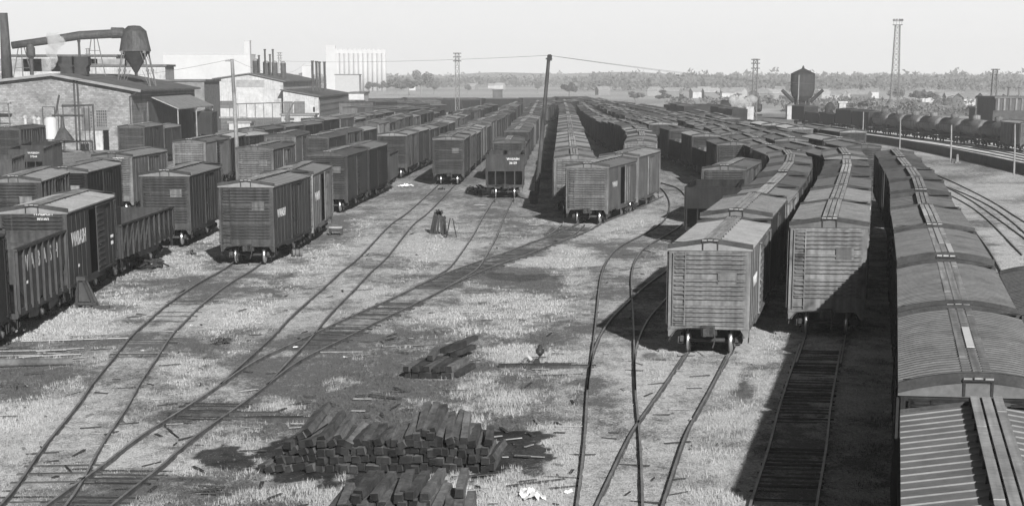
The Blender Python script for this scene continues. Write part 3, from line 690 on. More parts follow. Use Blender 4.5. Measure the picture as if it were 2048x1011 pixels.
# ------------------------------------------------------------------ tracks
TRACKS = []
def sweep(m, pts, off, prof, closed=True):
    n = len(prof); v = []; k = len(pts)
    for i, p in enumerate(pts):
        d = pts[min(i+1, k-1)]-pts[max(i-1, 0)]; d.z = 0; d.normalize(); side = Vector((d.y, -d.x, 0))
        for a, h in prof: v.append((p.x+side.x*(off+a), p.y+side.y*(off+a), h))
    fs = [(i*n+j, i*n+(j+1) % n, (i+1)*n+(j+1) % n, (i+1)*n+j) for i in range(k-1) for j in range(n)]
    m.add(v, fs + [tuple(range(n)), tuple(range((k-1)*n+n-1, (k-1)*n-1, -1))]); return len(fs)
RAILP = [(-.045, .0), (-.045, .02), (-.02, .035), (-.02, .1), (-.031, .108), (-.031, .14), (.031, .14), (.031, .108), (.02, .1), (.02, .035), (.045, .02), (.045, .0)]
def track(label, left=None, center=None, ties=None, wpts=None, zr=0.0):
    """left: picture points along the left rail; center: along the middle. ties: (y from, y to, material) in the picture"""
    t = thing('railway_track', label, 'railway track')
    pts = wpts or [P(x, y, .07) for x, y in (left or center)]
    pl, cum = smooth_poly(pts, 1.6, 3); pl = [Vector((p.x, p.y, 0)) for p in pl]
    o0 = .75 if left else 0.0
    keep = [pl[0]]
    for p in pl[1:]:
        if (p-keep[-1]).length > (1.0 if p.y < 140 else 3.0): keep.append(p)
    if (keep[-1]-pl[-1]).length > .2: keep.append(pl[-1])
    for s in (-.7525, .7525):
        m = MB(); sweep(m, keep, o0+s, RAILP); me = m.mesh('rail', RAILM, RAILTOP)
        n = len(RAILP); mi = [1 if (k % n) == 5 else 0 for k in range((len(keep)-1)*n)]+[0, 0]
        me.polygons.foreach_set('material_index', mi); link('rail', me, t)
    cpl = []
    for i, p in enumerate(keep):
        d = keep[min(i+1, len(keep)-1)]-keep[max(i-1, 0)]; d.z = 0; d.normalize(); cpl.append(p+Vector((d.y, -d.x, 0))*o0)
    if 'half-hidden' in label or 'old track' in label: t.location.z = -.035
    TRACKS.append(np.array([(p.x, p.y) for p in cpl]))
    if ties:
        rng, mm = ties; c2, cu = smooth_poly(cpl, .5); s = 0; n = 0; rr = random.Random(label)
        tl = .82 if 'shadowed' in label else 1.02; me = cached(('tiemesh', mm.name, tl), lambda: MB().box(-tl, tl, -.115, .115, -.12, .0).mesh('tie', mm)); lst = []
        while s < cu[-1]:
            p = at_len((c2, cu), s); q = at_len((c2, cu), s+.3)
            v = p; dd = v.y*cT+(HC)*sT; py = Y_H+F_PX*HC/(cT*dd)
            if any(y0 <= py <= y1 for y0, y1 in rng): (rr.random() < (.95 if mm is TIEM else .5)) and lst.append((p.copy(), math.atan2((q-p).y, (q-p).x)-math.pi/2+rr.uniform(-.03, .03)))
            s += .58
        lst.sort(key=lambda a: a[0].y)
        for p, a in lst[:99]:
            o = link('tie', me, t, (p.x+rr.uniform(-.06, .06), p.y, rr.uniform(.01, .07))); o.rotation_euler = (0, 0, a); o.scale = (rr.uniform(.96, 1.04), rr.uniform(.85, 1.1), 1)
        if len(lst) > 99:
            m = MB()
            for p, a in lst[99:]:
                c, s_ = math.cos(a), math.sin(a); z = rr.uniform(.02, .06)
                v = [(p.x+x*c-y*s_, p.y+x*s_+y*c, zz) for zz in (-.1, z) for y in (-.115, .115) for x in (-1.28, 1.28)]
                m.add(v, [(0, 2, 3, 1), (4, 5, 7, 6), (0, 1, 5, 4), (1, 3, 7, 5), (3, 2, 6, 7), (2, 0, 4, 6)])
            o = link('far_ties', m.mesh('far_ties', mm), t); o['kind'] = 'stuff'
    return t
track('track curving up to the large boxcar from the bottom left corner', left=[(-70, 1085), (7, 1008), (42, 964), (75, 913), (112, 866), (154, 815), (186, 768), (224, 722), (266, 670), (298, 642), (335, 610), (396, 568), (447, 540), (474, 520)], ties=([(595, 740), (905, 1011)], TIEG))
track('faint half-buried track leading to the squarely facing boxcar', left=[(440, 772), (487, 728), (544, 676), (584, 633), (645, 579), (682, 545), (719, 515), (780, 451), (817, 424), (877, 370)])
track('long diagonal track crossing the yard from bottom left', left=[(20, 1075), (102, 1006), (196, 941), (280, 875), (368, 820), (440, 772), (513, 722.5), (620, 673), (689, 640), (786, 597), (874, 555), (959, 523), (1000, 510), (1054, 489), (1098, 471), (1124, 450)], ties=([(445, 585), (605, 700), (808, 850), (935, 1011)], TIEM))
track('track branching from the diagonal up to the barred hopper', left=[(830, 575), (874, 552), (897, 538), (921, 508), (948, 468), (967, 433), (989, 398)])
track('short connecting track from the diagonal to the two angled boxcars', left=[(1054, 489), (1100, 473), (1135, 459), (1158, 447)])
track('leftmost of the weedy tracks at bottom right, bending at the switch', left=[(1142, 1090), (1155, 1008), (1169, 884), (1175, 783), (1183, 718), (1191, 655), (1197, 592), (1203, 550), (1216, 519), (1240, 494), (1285, 470), (1322, 447), (1338, 424), (1338, 400), (1322, 377), (1290, 366)])
track('curving branch that leaves the switch toward the shaded hopper', left=[(1175, 783), (1185, 712), (1205, 665), (1228, 633), (1264, 598), (1295, 570), (1339, 538), (1375, 510), (1395, 488)])
track('weedy track running up to the sunlit boxcar', left=[(1158, 1090), (1195.5, 1008), (1258.5, 876), (1279, 844), (1327.6, 775), (1372, 708)])
track('shadowed track with bare ties leading to the tall boxcar', left=[(1480, 1090), (1502, 1008), (1539, 893), (1559, 815), (1584, 738), (1600, 690)], ties=([(700, 850), (900, 1011)], TIEM))
track('bright railed track in the grass beside the right-hand row', left=[(1850, 368), (1890, 396), (1921, 426), (1949, 462), (1978, 501), (2006, 551), (2040, 625), (2085, 740), (2150, 930)])
track('half-hidden track in the field farthest from the right-hand row', left=[(1800, 330), (1870, 348), (1964, 392), (2020, 425), (2120, 490)])
track('old track buried in grass between the field tracks', left=[(1830, 352), (1880, 368), (1949, 396), (2010, 432), (2100, 510)])
for k, (dy, nm) in enumerate([(0, 'nearest'), (11, 'second'), (20, 'third'), (28, 'farthest')]):
    track('%s of the four main line tracks at right' % nm, center=[(1690, 279-dy*.8), (1760, 286-dy*.9), (1850, 299-dy), (1950, 317-dy*1.1), (2048, 338-dy*1.2), (2160, 366-dy*1.3)])
for k, (pl, nm) in enumerate([
        ([(2060, 1100), (1976, 800), (1957, 745), (1915.5, 597), (1890.6, 511.6), (1869, 455), (1851, 412), (1842, 381), (1833, 356), (1814, 328), (1800, 312), (1785, 297), (1770, 285)], 'track under the row along the right edge'),
        ([(1646, 470), (1659, 440), (1670, 404), (1680, 376), (1689, 348), (1695, 322)], 'track under the tall boxcar'),
        ([(1404, 492), (1421, 476), (1470, 430), (1512, 392), (1545, 362), (1565, 343)], 'track under the sunlit boxcar'),
        ([(1391, 370), (1424, 347), (1450, 324), (1484, 309)], 'track under the shaded hopper'),
        ([(1168, 326), (1175, 322.7), (1235.7, 309), (1280, 298), (1310, 290)], 'track under the two angled boxcars'),
        ([(1150, 320), (1149, 312), (1146, 290), (1142, 261), (1136, 224)], 'track under the work car'),
        ([(1009, 297), (1010, 292), (1016, 272), (1034, 252)], 'track under the barred hopper'),
        ([(885, 277), (897, 269), (922, 258), (959, 241), (993, 228)], 'track under the squarely facing boxcar'),
        ([(474, 352), (491, 348), (569, 328), (621, 310), (656, 294), (744, 272)], 'track under the large boxcar'),
        ([(-230, 478), (-150, 453), (-60, 430), (59, 397), (181, 363), (328, 329), (406, 310), (509, 285)], 'track under the leftmost foreground row')]):
    track(nm, wpts=[P(x, y, 4.45 if k in (1, ) else 4.19) for x, y in pl])

# ------------------------------------------------------------------ the ground: one sheet to the horizon, grass and cinder patches held per vertex
def lines(lo, hi, near_lo, near_hi, st, g):
    a = list(np.arange(near_lo, near_hi, st)); s = st; x = a[-1]
    while x < hi: s *= g; x = min(hi, x+s); a.append(x)
    s = st; x = a[0]; b = []
    while x > lo: s *= g; x = max(lo, x-s); b.append(x)
    return np.array(b[::-1]+a)
gx = lines(-1700, 1700, -34, 26, .22, 1.09); gy = lines(-60, 3700, 36, 130, .22, 1.05)
X, Y = np.meshgrid(gx, gy); nx, ny = len(gx), len(gy)
def to_px(x, y, z=0.0):
    yy = np.maximum(y, 8.0); zc = yy*cT + (HC-z)*sT
    return CX + F_PX*x/zc, Y_H + F_PX*(HC-z)/(cT*zc)
# (x, y, rx, ry, amount): straw-bright ground above zero, bare cinders below zero
PATCH = [(130, 655, 110, 18, .9), (60, 670, 70, 14, .3), (90, 760, 110, 34, -.3), (60, 880, 160, 70, .15), (230, 620, 150, 22, .15), (420, 560, 130, 50, -.18), (620, 480, 90, 45, -.3), (880, 400, 140, 26, -.15),
         (760, 470, 60, 20, .1), (500, 620, 160, 40, .2), (700, 600, 120, 30, .2), (880, 500, 110, 22, .22), (1110, 524, 75, 9, .9), (1040, 552, 95, 22, -.38), (990, 480, 60, 30, .12), (1090, 625, 130, 36, -.2), (1120, 668, 60, 14, -.2),
         (1050, 706, 120, 24, .42), (1120, 770, 90, 26, -.2), (930, 720, 70, 36, -.3), (760, 760, 150, 40, -.05), (900, 790, 180, 20, .12), (560, 820, 120, 16, .1), (330, 760, 200, 60, .12), (560, 760, 90, 30, -.2), (400, 900, 160, 40, .1),
         (700, 960, 300, 60, .1), (1250, 900, 260, 140, .22), (1330, 750, 120, 60, .25), (1310, 712, 34, 10, -.5), (1500, 680, 40, 40, .3), (1490, 770, 22, 30, -.55), (1540, 740, 36, 16, -.3), (1580, 900, 70, 140, -.3), (1260, 440, 130, 22, .2), (1330, 410, 40, 20, .2),
         (1690, 900, 40, 160, .1), (1950, 420, 160, 60, .3), (1990, 520, 80, 60, .3), (1960, 470, 40, 50, -.3), (1900, 350, 90, 10, -.2), (2010, 400, 70, 10, -.25), (1300, 620, 60, 60, -.15), (640, 690, 70, 30, -.3), (1000, 505, 60, 14, -.4), (240, 880, 60, 16, -.2), (1180, 380, 50, 20, -.1), (1060, 330, 16, 90, .2), (730, 520, 70, 20, -.2), (800, 805, 280, 40, -.16), (640, 735, 180, 60, -.18), (1150, 810, 110, 50, -.14), (480, 690, 110, 36, -.12), (470, 600, 90, 24, -.12), (300, 800, 60, 50, -.14), (1360, 960, 80, 30, -.1), (560, 410, 60, 30, .1), (700, 430, 80, 16, .12), (860, 440, 90, 8, .22), (640, 560, 70, 10, .2), (540, 700, 60, 14, .2), (760, 700, 70, 10, .12)]
OIL = [(450, 915, 52, 24, .7), (560, 900, 60, 26, .8), (760, 920, 230, 50, .8), (1030, 905, 70, 36, 1), (1050, 870, 70, 16, .8), (1070, 930, 40, 22, .6), (380, 830, 60, 8, .5), (980, 870, 60, 16, .8), (1050, 553, 80, 8, .5), (1300, 711, 26, 7, .5), (1486, 775, 17, 20, .5), (1540, 745, 30, 8, .3), (400, 962, 70, 10, .5), (560, 965, 60, 8, .4), (290, 535, 30, 8, .6), (900, 468, 30, 6, .4), (760, 880, 240, 20, .6)]
def fields(x, y):
    px, py = to_px(x, y)
    wob = (fbm(x*.5, y*.22, 5)-.5); wob2 = (fbm(x*1.9, y*.8, 9)-.5)
    t = .6 + 1.5*(fbm(x*.16, y*.09, 1)-.5) + 1.5*(fbm(x*.7, y*.4, 2)-.5)
    for cx, cy, rx, ry, a in PATCH:
        d = np.sqrt(((px-cx)/rx)**2+((py-cy)/ry)**2) + wob*.9 + wob2*.5
        t = t + 1.25*a*np.clip((1.25-d)/.5, 0, 1)
    oil = np.zeros_like(t)
    for cx, cy, rx, ry, a in OIL:
        d = np.sqrt(((px-cx)/rx)**2+((py-cy)/ry)**2) + wob*1.1 + wob2*1.3
        oil = np.maximum(oil, a*np.clip((1.1-d)/.25, 0, 1))
    return np.clip(t, 0, 1), oil
tone_v, oil_v = fields(X, Y)
# trodden cinders along the tracks
dist = np.full(X.shape, 99.0)
nearm = (Y < 230) & (Y > 30) & (np.abs(X) < 60)
xs_, ys_ = X[nearm], Y[nearm]; dn = np.full(xs_.shape, 99.0)
for tr in TRACKS:
    for a, b in zip(tr[:-1], tr[1:]):
        if min(a[1], b[1]) > 230: continue
        sel = (xs_ > min(a[0], b[0])-3) & (xs_ < max(a[0], b[0])+3) & (ys_ > min(a[1], b[1])-3) & (ys_ < max(a[1], b[1])+3)
        if not sel.any(): continue
        d = b-a; L2 = (d**2).sum()+1e-9; u = np.clip(((xs_[sel]-a[0])*d[0]+(ys_[sel]-a[1])*d[1])/L2, 0, 1)
        dn[sel] = np.minimum(dn[sel], np.hypot(xs_[sel]-a[0]-u*d[0], ys_[sel]-a[1]-u*d[1]))
dist[nearm] = dn
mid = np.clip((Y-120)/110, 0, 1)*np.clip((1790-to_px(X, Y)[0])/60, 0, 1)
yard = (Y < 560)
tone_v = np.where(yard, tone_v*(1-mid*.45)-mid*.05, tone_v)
far = np.clip((Y-620)/250, 0, 1); farband = .45+.5*np.exp(-((Y-1000)/110)**2)+.5*(fbm(X*.004, Y*.0022, 21)-.5)+.35*np.sin(Y*.011)*.5
tone_v = tone_v*(1-far)+farband*far
# sooty, oily bed between the rails where the ties lie bare
PXg, PYg = to_px(X, Y)
for k_, rngs in ((2, ((448, 590), (600, 700), (808, 850), (935, 1030))), (9, ((690, 860),)), (0, ((900, 1030),))):
    tr = TRACKS[k_]; dk = np.full(X.shape, 99.0); sub = nearm & (np.abs(dist) < 1.4); xs2, ys2 = X[sub], Y[sub]; d2 = np.full(xs2.shape, 99.0)
    for a, b in zip(tr[:-1], tr[1:]):
        d = b-a; L2 = (d**2).sum()+1e-9; u = np.clip(((xs2-a[0])*d[0]+(ys2-a[1])*d[1])/L2, 0, 1); d2 = np.minimum(d2, np.hypot(xs2-a[0]-u*d[0], ys2-a[1]-u*d[1]))
    dk[sub] = d2; inr = np.zeros(X.shape, bool)
    for y0_, y1_ in rngs: inr |= (PYg > y0_) & (PYg < y1_)
    oil_v = np.maximum(oil_v, np.where(inr, np.clip((.95-dk)/.3, 0, 1)*(.42+.25*(fbm(X*2, Y*2, 91)-.4)), 0))
tone_v = np.clip(tone_v - .16*np.clip((1.3-dist)/.6, 0, 1)*(fbm(X*.7, Y*.4, 31) > .42), 0, 1)
Z = .03*(fbm(X*.5, Y*.5, 41)-.6) - .02
Z = Z+(.045+.05*(fbm(X*1.7, Y*1.7, 77)-.5))*np.clip((2.4-dist)/1.0, 0, 1); Z = np.where(Y > 200, -.02, Z)
verts = np.column_stack([X.ravel(), Y.ravel(), Z.ravel()])
ii = (np.arange(ny-1)[:, None]*nx+np.arange(nx-1)[None, :]).ravel()
faces = np.column_stack([ii, ii+1, ii+nx+1, ii+nx])
def np_mesh(name, verts, faces, mt, sm=False):
    me = D.meshes.new(name); k = faces.shape[1]
    me.vertices.add(len(verts)); me.vertices.foreach_set('co', verts.astype(np.float32).ravel())
    me.loops.add(faces.size); me.loops.foreach_set('vertex_index', faces.astype(np.int32).ravel())
    me.polygons.add(len(faces)); me.polygons.foreach_set('loop_start', np.arange(0, faces.size, k, dtype=np.int32)); me.polygons.foreach_set('loop_total', np.full(len(faces), k, dtype=np.int32))
    if sm: me.polygons.foreach_set('use_smooth', np.ones(len(faces), dtype=bool))
    me.materials.append(mt); me.update(calc_edges=True); me.validate(); return me
def ground_mat():
    m = D.materials.new('yard_ground'); m.use_nodes = True; t = m.node_tree; L = t.links.new; b = t.nodes['Principled BSDF']
    b.inputs['Roughness'].default_value = .95; b.inputs['Specular IOR Level'].default_value = .1
    at = nn(t, 'ShaderNodeAttribute'); at.attribute_name = 'cover'; ao = nn(t, 'ShaderNodeAttribute'); ao.attribute_name = 'oil'
    tc = nn(t, 'ShaderNodeTexCoord'); mp = nn(t, 'ShaderNodeMapping'); mp.inputs['Scale'].default_value = (1, .45, 1); L(tc.outputs['Object'], mp.inputs[0])
    n1 = nn(t, 'ShaderNodeTexNoise', Scale=2.2, Detail=8.0, Roughness=.7); L(mp.outputs[0], n1.inputs['Vector'])
    n2 = nn(t, 'ShaderNodeTexNoise', Scale=16.0, Detail=6.0, Roughness=.75); L(mp.outputs[0], n2.inputs['Vector'])
    n3 = nn(t, 'ShaderNodeTexNoise', Scale=55.0, Detail=2.0); L(tc.outputs['Object'], n3.inputs['Vector'])
    def mr(src, a, bb, c, d):
        r = nn(t, 'ShaderNodeMapRange'); r.inputs[1].default_value = a; r.inputs[2].default_value = bb; r.inputs[3].default_value = c; r.inputs[4].default_value = d; L(src, r.inputs[0]); return r.outputs[0]
    def mt_(op, a, bb):
        q = nn(t, 'ShaderNodeMath', operation=op)
        for i, s in enumerate((a, bb)):
            if isinstance(s, float): q.inputs[i].default_value = s
            else: L(s, q.inputs[i])
        return q.outputs[0]
    s = mt_('ADD', at.outputs['Fac'], mr(n1.outputs[0], .3, .7, -.5, .5)); s = mt_('ADD', s, mr(n2.outputs[0], .3, .7, -.38, .38))
    base = mr(s, .15, 1.05, GD, GB)
    fine = mt_('MULTIPLY', mr(n3.outputs[0], .25, .75, .55, 1.4), mr(n2.outputs[0], .3, .7, .65, 1.35)); base = mt_('MULTIPLY', base, fine)
    oilm = mr(mt_('ADD', ao.outputs['Fac'], mr(n2.outputs[0], .3, .7, -.35, .25)), .35, .6, 1.0, .13); base = mt_('MULTIPLY', base, oilm)
    cc = nn(t, 'ShaderNodeCombineColor')
    for i in range(3): L(base, cc.inputs[i])
    L(cc.outputs[0], b.inputs['Base Color'])
    bp = nn(t, 'ShaderNodeBump', Strength=.5); bp.inputs['Distance'].default_value = .04; L(n2.outputs[0], bp.inputs['Height']); L(bp.outputs[0], b.inputs['Normal'])
    return m
GD, GB = .15, .54
gme = np_mesh('ground', verts, faces, ground_mat(), True)
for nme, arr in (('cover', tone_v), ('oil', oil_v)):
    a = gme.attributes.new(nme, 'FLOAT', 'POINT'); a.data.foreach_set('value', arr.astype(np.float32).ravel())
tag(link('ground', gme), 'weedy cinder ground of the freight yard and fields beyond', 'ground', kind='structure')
# dry grass: thin blades, thick where the ground is straw-bright
def grass(name, label, n, x0, x1, y0, y1, hmin, hmax, wdt, thr, mt_, seed, dens=1.0):
    r = np.random.default_rng(seed); yy = 1/(r.random(n)*(1/y0-1/y1)+1/y1); half = (yy*cT+HC*sT)/F_PX
    pxs = r.uniform(x0, x1, n); xx = (pxs-CX)*half
    t, o = fields(xx, yy); cl = fbm(xx*1.3, yy*1.1, seed+50)
    q_ = t+.8*(cl-.5)+r.uniform(-.25, .25, n); ok = ((q_ > thr) if name != 'weeds' else (q_ < thr)) & (o < .35)
    xx, yy, t, cl = xx[ok], yy[ok], t[ok], cl[ok]; dd = np.full(xx.shape, 99.0)
    for tr in TRACKS:
        for a, b in zip(tr[:-1], tr[1:]):
            if min(a[1], b[1]) > 130: continue
            sel = (xx > min(a[0], b[0])-2) & (xx < max(a[0], b[0])+2) & (yy > min(a[1], b[1])-2) & (yy < max(a[1], b[1])+2)
            if not sel.any(): continue
            d = b-a; L2 = (d**2).sum()+1e-9; u = np.clip(((xx[sel]-a[0])*d[0]+(yy[sel]-a[1])*d[1])/L2, 0, 1)
            dd[sel] = np.minimum(dd[sel], np.hypot(xx[sel]-a[0]-u*d[0], yy[sel]-a[1]-u*d[1]))
    ok = np.abs(dd-.7525) > .1; xx, yy, t, cl, dd = xx[ok], yy[ok], t[ok], cl[ok], dd[ok]; k = len(xx)
    # three blades to a tuft
    xx = np.repeat(xx, 3)+r.normal(0, .03, 3*k); yy = np.repeat(yy, 3)+r.normal(0, .03, 3*k); cl = np.repeat(cl, 3); dd = np.repeat(dd, 3); t = np.repeat(t, 3); k *= 3
    h = r.uniform(hmin, hmax, k)*(.45+1.1*cl)*np.where(dd < 1.0, .55, 1); an = r.uniform(0, 2*math.pi, k); lean = r.uniform(.1, .7, k)*h; w_ = wdt*r.uniform(.6, 1.4, k)
    la = r.uniform(0, 2*math.pi, k)
    A = np.column_stack([xx-np.cos(an)*w_, yy-np.sin(an)*w_, np.full(k, -.03)]); B = np.column_stack([xx+np.cos(an)*w_, yy+np.sin(an)*w_, np.full(k, -.03)])
    C = np.column_stack([xx+np.cos(la)*lean, yy+np.sin(la)*lean, h])
    v = np.stack([A, B, C], 1).reshape(-1, 3); f = np.arange(3*k).reshape(-1, 3)
    me = np_mesh(name, v, f, mt_); tag(link(name, me), label, 'grass', kind='stuff'); return k
STRAW = mat('dry_grass', .36, .25, .45, .9, rnd=0, fine=14); GREEN = mat('dull_weeds', .075, .5, .6, .9, rnd=0)
grass('dry_grass', 'short dry straw-coloured grass over the yard', 150000, -60, 2110, 36, 75, .03, .13, .007, .5, STRAW, 11)
grass('dry_grass', 'thin dry grass farther out in the yard', 80000, -60, 2110, 75, 150, .02, .09, .012, .56, STRAW, 12)
grass('weeds', 'low dark green weeds between the patches of straw', 60000, -60, 2110, 36, 120, .04, .13, .011, .42, GREEN, 13)
# ------------------------------------------------------------------ buildings and structures
BRK = brick('pale_brick', .26, .16, .14, 1.1); WHT = mat('whitewash', .36, .18, .3, .9, streak=.15, rnd=.05, stain=.2); DKW = mat('dark_siding', .09, .3, .5, .9, streak=.2)
TAR = mat('tar_roof', .1, .3, .4, .9); GLS = mat('dirty_glass', .06, .4, .8, .3); STL = mat('stack_steel', .06, .35, .6, .55, streak=.3, rnd=.1); TRIM = mat('pale_trim', .17, .2)
WOOD = mat('pole_wood', .16, .35, 1.5, .9, streak=.4); GALV = mat('tower_steel', .12, .3, 1, .6); CONC = mat('white_concrete', .41, .08, .05, .9, rnd=.02); FOL = mat('far_foliage', .12, .4, .3, .95)
def part(name, m, mt_, par): return link(name, m.mesh(name, mt_), par)
def gable_building(name, label, xl, xr, eave_l, peak, eave_r, Yf, depth, wm, rm, over=.5, group=None):
    """front gable given in picture points at distance Yf; runs straight back by depth"""
    A = PY(xl, eave_l, Yf); C = PY(xr, eave_r, Yf); Pk = PY(peak[0], peak[1], Yf)
    t = thing(name, label, 'building', (A.x, Yf, 0), 0, group); o = Vector((A.x, Yf, 0))
    m = MB(); m.prism([(A.x-o.x, 0), (C.x-o.x, 0), (C.x-o.x, C.z), (Pk.x-o.x, Pk.z), (A.x-o.x, A.z)], 0, depth); w_ = part('wall', m, wm, t)
    m = MB(); th = .25
    for (a, b) in (((A.x-o.x, A.z), (Pk.x-o.x, Pk.z)), ((Pk.x-o.x, Pk.z), (C.x-o.x, C.z))):
        d = Vector((b[0]-a[0], 0, b[1]-a[1])).normalized()
        p, q = (Vector((a[0], 0, a[1]))-d*over, b) if a[0] != Pk.x-o.x else (Vector((a[0], 0, a[1])), tuple(Vector((b[0], 0, b[1]))+d*over)[::2])
        q = Vector((q[0], 0, q[1]))
        m.prism([(p.x, p.z+.02), (q.x, q.z+.02), (q.x, q.z+th), (p.x, p.z+th)], -over, depth+over)
    part('roof', m, rm, t); return t, o
def wall_rect(par, o, name, x0, y0, x1, y1, Yf, mt_, out=.06, bars=None, frame=None):
    """a panel set on the front wall, given by its picture corners"""
    a = PY(x0, y0, Yf); b = PY(x1, y1, Yf); m = MB(); m.box(a.x-o.x, b.x-o.x, -out, .02, b.z, a.z); w_ = part(name, m, mt_, par)
    if bars:
        m = MB(); f = .06
        for i in range(bars[0]+1): x = a.x-o.x+(b.x-a.x)*i/bars[0]; m.box(x-f/2, x+f/2, -out-.04, -out, b.z, a.z)
        for i in range(bars[1]+1): z = b.z+(a.z-b.z)*i/bars[1]; m.box(a.x-o.x, b.x-o.x, -out-.035, -out+.005, z-f/2, z+f/2)
        part('frame', m, frame or TRIM, w_)
    return w_
# brick factory at left
YF = 290.0
t, o = gable_building('factory', 'pale brick factory with low gable at the left edge', -60, 262, 170, (105, 151), 181, YF, 58, BRK, TAR, .9)
rf = None
m = MB(); a = PY(-60, 170, YF); b = PY(105, 151, YF); c = PY(284, 184, YF)
for p, q in ((a, b), (b, c)): m.bar((p.x-o.x, -1.0, p.z+.12), (q.x-o.x, -1.0, q.z+.12), .12, .34)
part('verge_board', m, TRIM, t)
wall_rect(t, o, 'window', 192, 220, 215, 254, YF, GLS, bars=(5, 6)); wall_rect(t, o, 'window', 171, 222, 186, 256, YF, GLS, bars=(3, 6))
wall_rect(t, o, 'door', 190, 262, 206, 300, YF, WHT); wall_rect(t, o, 'doorway', 206, 259, 219, 300, YF, VOID); wall_rect(t, o, 'lintel', 184, 255, 219, 260, YF, TRIM, .15)
m = MB(); 
for x in (148, 155): p = PY(x, 160, YF); m.tube([(p.x-o.x, -.25, 0), (p.x-o.x, -.25, PY(x, 156, YF).z)], .13, 8)
part('drainpipe', m, STL, t)
m = MB(); q = PY(262, 190, YF); m.tube([(q.x-o.x-.15, -.15, 0), (q.x-o.x-.15, -.15, q.z-.2), (q.x-o.x+1.0, -.6, q.z+.35)], .1, 8); part('drainpipe', m, STL, t)
# side: dark opening, awnings
X0 = PY(262, 190, YF).x-o.x
m = MB(); m.box(X0+.01, X0+.25, 12, 56, 0, 6.2); part('side_opening', m, DKW, t)
m = MB(); m.box(X0-.02, X0+.3, 7.5, 9.5, 2.8, 5.0); part('side_window', m, GLS, t)
m = MB(); m.add([(X0, 14, 6.9), (X0, 50, 6.9), (X0+4.2, 50, 5.1), (X0+4.2, 14, 5.1), (X0, 14, 7.05), (X0, 50, 7.05), (X0+4.2, 50, 5.25), (X0+4.2, 14, 5.25)], [(0, 1, 2, 3), (7, 6, 5, 4), (0, 4, 5, 1), (1, 5, 6, 2), (2, 6, 7, 3), (3, 7, 4, 0)])
for y in (14.3, 32, 49.7): m.tube([(X0+4.0, y, 0), (X0+4.0, y, 5.15)], .1, 6)
part('awning', m, mat('awning_metal', .22, .3), t)
# behind it: long white shed roofs with dark clerestories
def box_building(name, label, x0, x1, ytop, Yb, depth, wm, rm, group=None, cat='building', win=None, gm=GLS):
    a = PY(x0, ytop, Yb); b = PY(x1, ytop, Yb); W = b.x-a.x; H = a.z
    t = thing(name, label, cat, (a.x, Yb, 0), 0, group); part('wall', MB().box(0, W, 0, depth, 0, H), wm, t)
    m = MB(); m.box(-.3, W+.3, -.3, depth+.3, H, H+.35); part('roof', m, rm, t)
    if win:
        n, z0, z1, wd = win
        for i in range(n):
            x = W*(i+.5)/n; part('window', MB().box(x-wd/2, x+wd/2, -.06, .01, H*z0, H*z1), gm, t)
    return t, H, W
box_building('shed', 'long white shed with dark window band behind the brick factory', 8, 232, 113, 395, 30, WHT, TAR, win=(4, .8, .97, 8.5), gm=mat('dull_glass', .2, .3))
box_building('shed', 'low white shed wing right of the dust collector', 180, 330, 133, 380, 10, WHT, TAR)
box_building('shed', 'dark flat shed between the brick and the white factory', 318, 408, 163, 380, 20, mat('mid_siding', .16, .3), TAR)
# tall stack, duct and dust collector
def stack(name, label, x, ytop, ybot, wpx, Yb, mt_=STL, wtop=None, cap=False, group=None, cat='chimney', n=14):
    b = PY(x, ybot, Yb); tp = PY(x, ytop, Yb); s = scale_at(Yb); r = wpx/2/s; r2 = (wtop or wpx)/2/s; m = MB(); h = tp.z-b.z
    pr = [(r, 0), (r2, h)]
    if cap: pr += [(r2, h), (r2*1.35, h+.02), (r2*1.35, h+.3), (r2, h+.32)]
    m.lathe(pr, n=n); o_ = link(name, smooth(m.mesh(name, mt_)) if not cap else m.mesh(name, mt_), None, b); tag(o_, label, cat, group); return o_
stack('chimney', 'tall dark smokestack at the left edge of the picture', 15, 26, 161, 23, 298, wtop=16)
YD = 315.0
t = thing('dust_collector', 'large cone-bottomed dust collector on braced legs', 'dust collector', PY(273, 160, YD)); B = PY(273, 160, YD); s = scale_at(YD)
zz = lambda y: PY(273, y, YD).z-B.z
m = MB(); m.lathe([(15/s, zz(103)), (31/s, zz(103)), (31/s, zz(101)), (23.5/s, zz(62)), (12/s, zz(52)), (0.05, zz(51))], n=24); part('drum', m, STL, t)
m = MB(); m.lathe([(3/s, zz(152)), (3/s, zz(146)), (27/s, zz(103.5)), (27/s, zz(103))], n=24); part('cone', m, mat('sooty_steel', .03, .4), t)
for sx, sy in ((-1, -1), (1, -1), (1, 1), (-1, 1)):
    m = MB(); tp = Vector((sx*22/s, sy*1.7, zz(104))); bt = Vector((sx*33/s, sy*2.6, zz(160)-1.2)); m.bar(bt, tp, .16)
    for a_, b_ in ((0, .5), (.5, 1)):
        p = bt.lerp(tp, a_); q = bt.lerp(tp, b_); p2 = Vector((-p.x, p.y, p.z)); q2 = Vector((-q.x, q.y, q.z)); m.bar(p, Vector((p.x*.55, p.y, q.z)), .07); m.box(q.x-.2, q.x+.2, q.y-.2, q.y+.2, q.z-.2, q.z+.15)
    part('leg', m, GALV, t)
m = MB(); m.tube([(-11/s, 0, zz(77)), (-25/s, 0, zz(66)), (-45/s, 0, zz(66))], [.7, .8, .8], 14); part('inlet', m, STL, t)
dpt = [PY(24, 91, YD), PY(90, 82, YD), PY(160, 71, YD), PY(235, 67, YD)]; o_ = dpt[0]
m = MB(); m.tube([p-o_ for p in dpt], [.52, .56, .62, .62], 14); me = m.mesh('duct', STL); smooth(me); tag(link('duct', me, None, o_), 'long round duct running from the smokestack to the dust collector', 'duct')
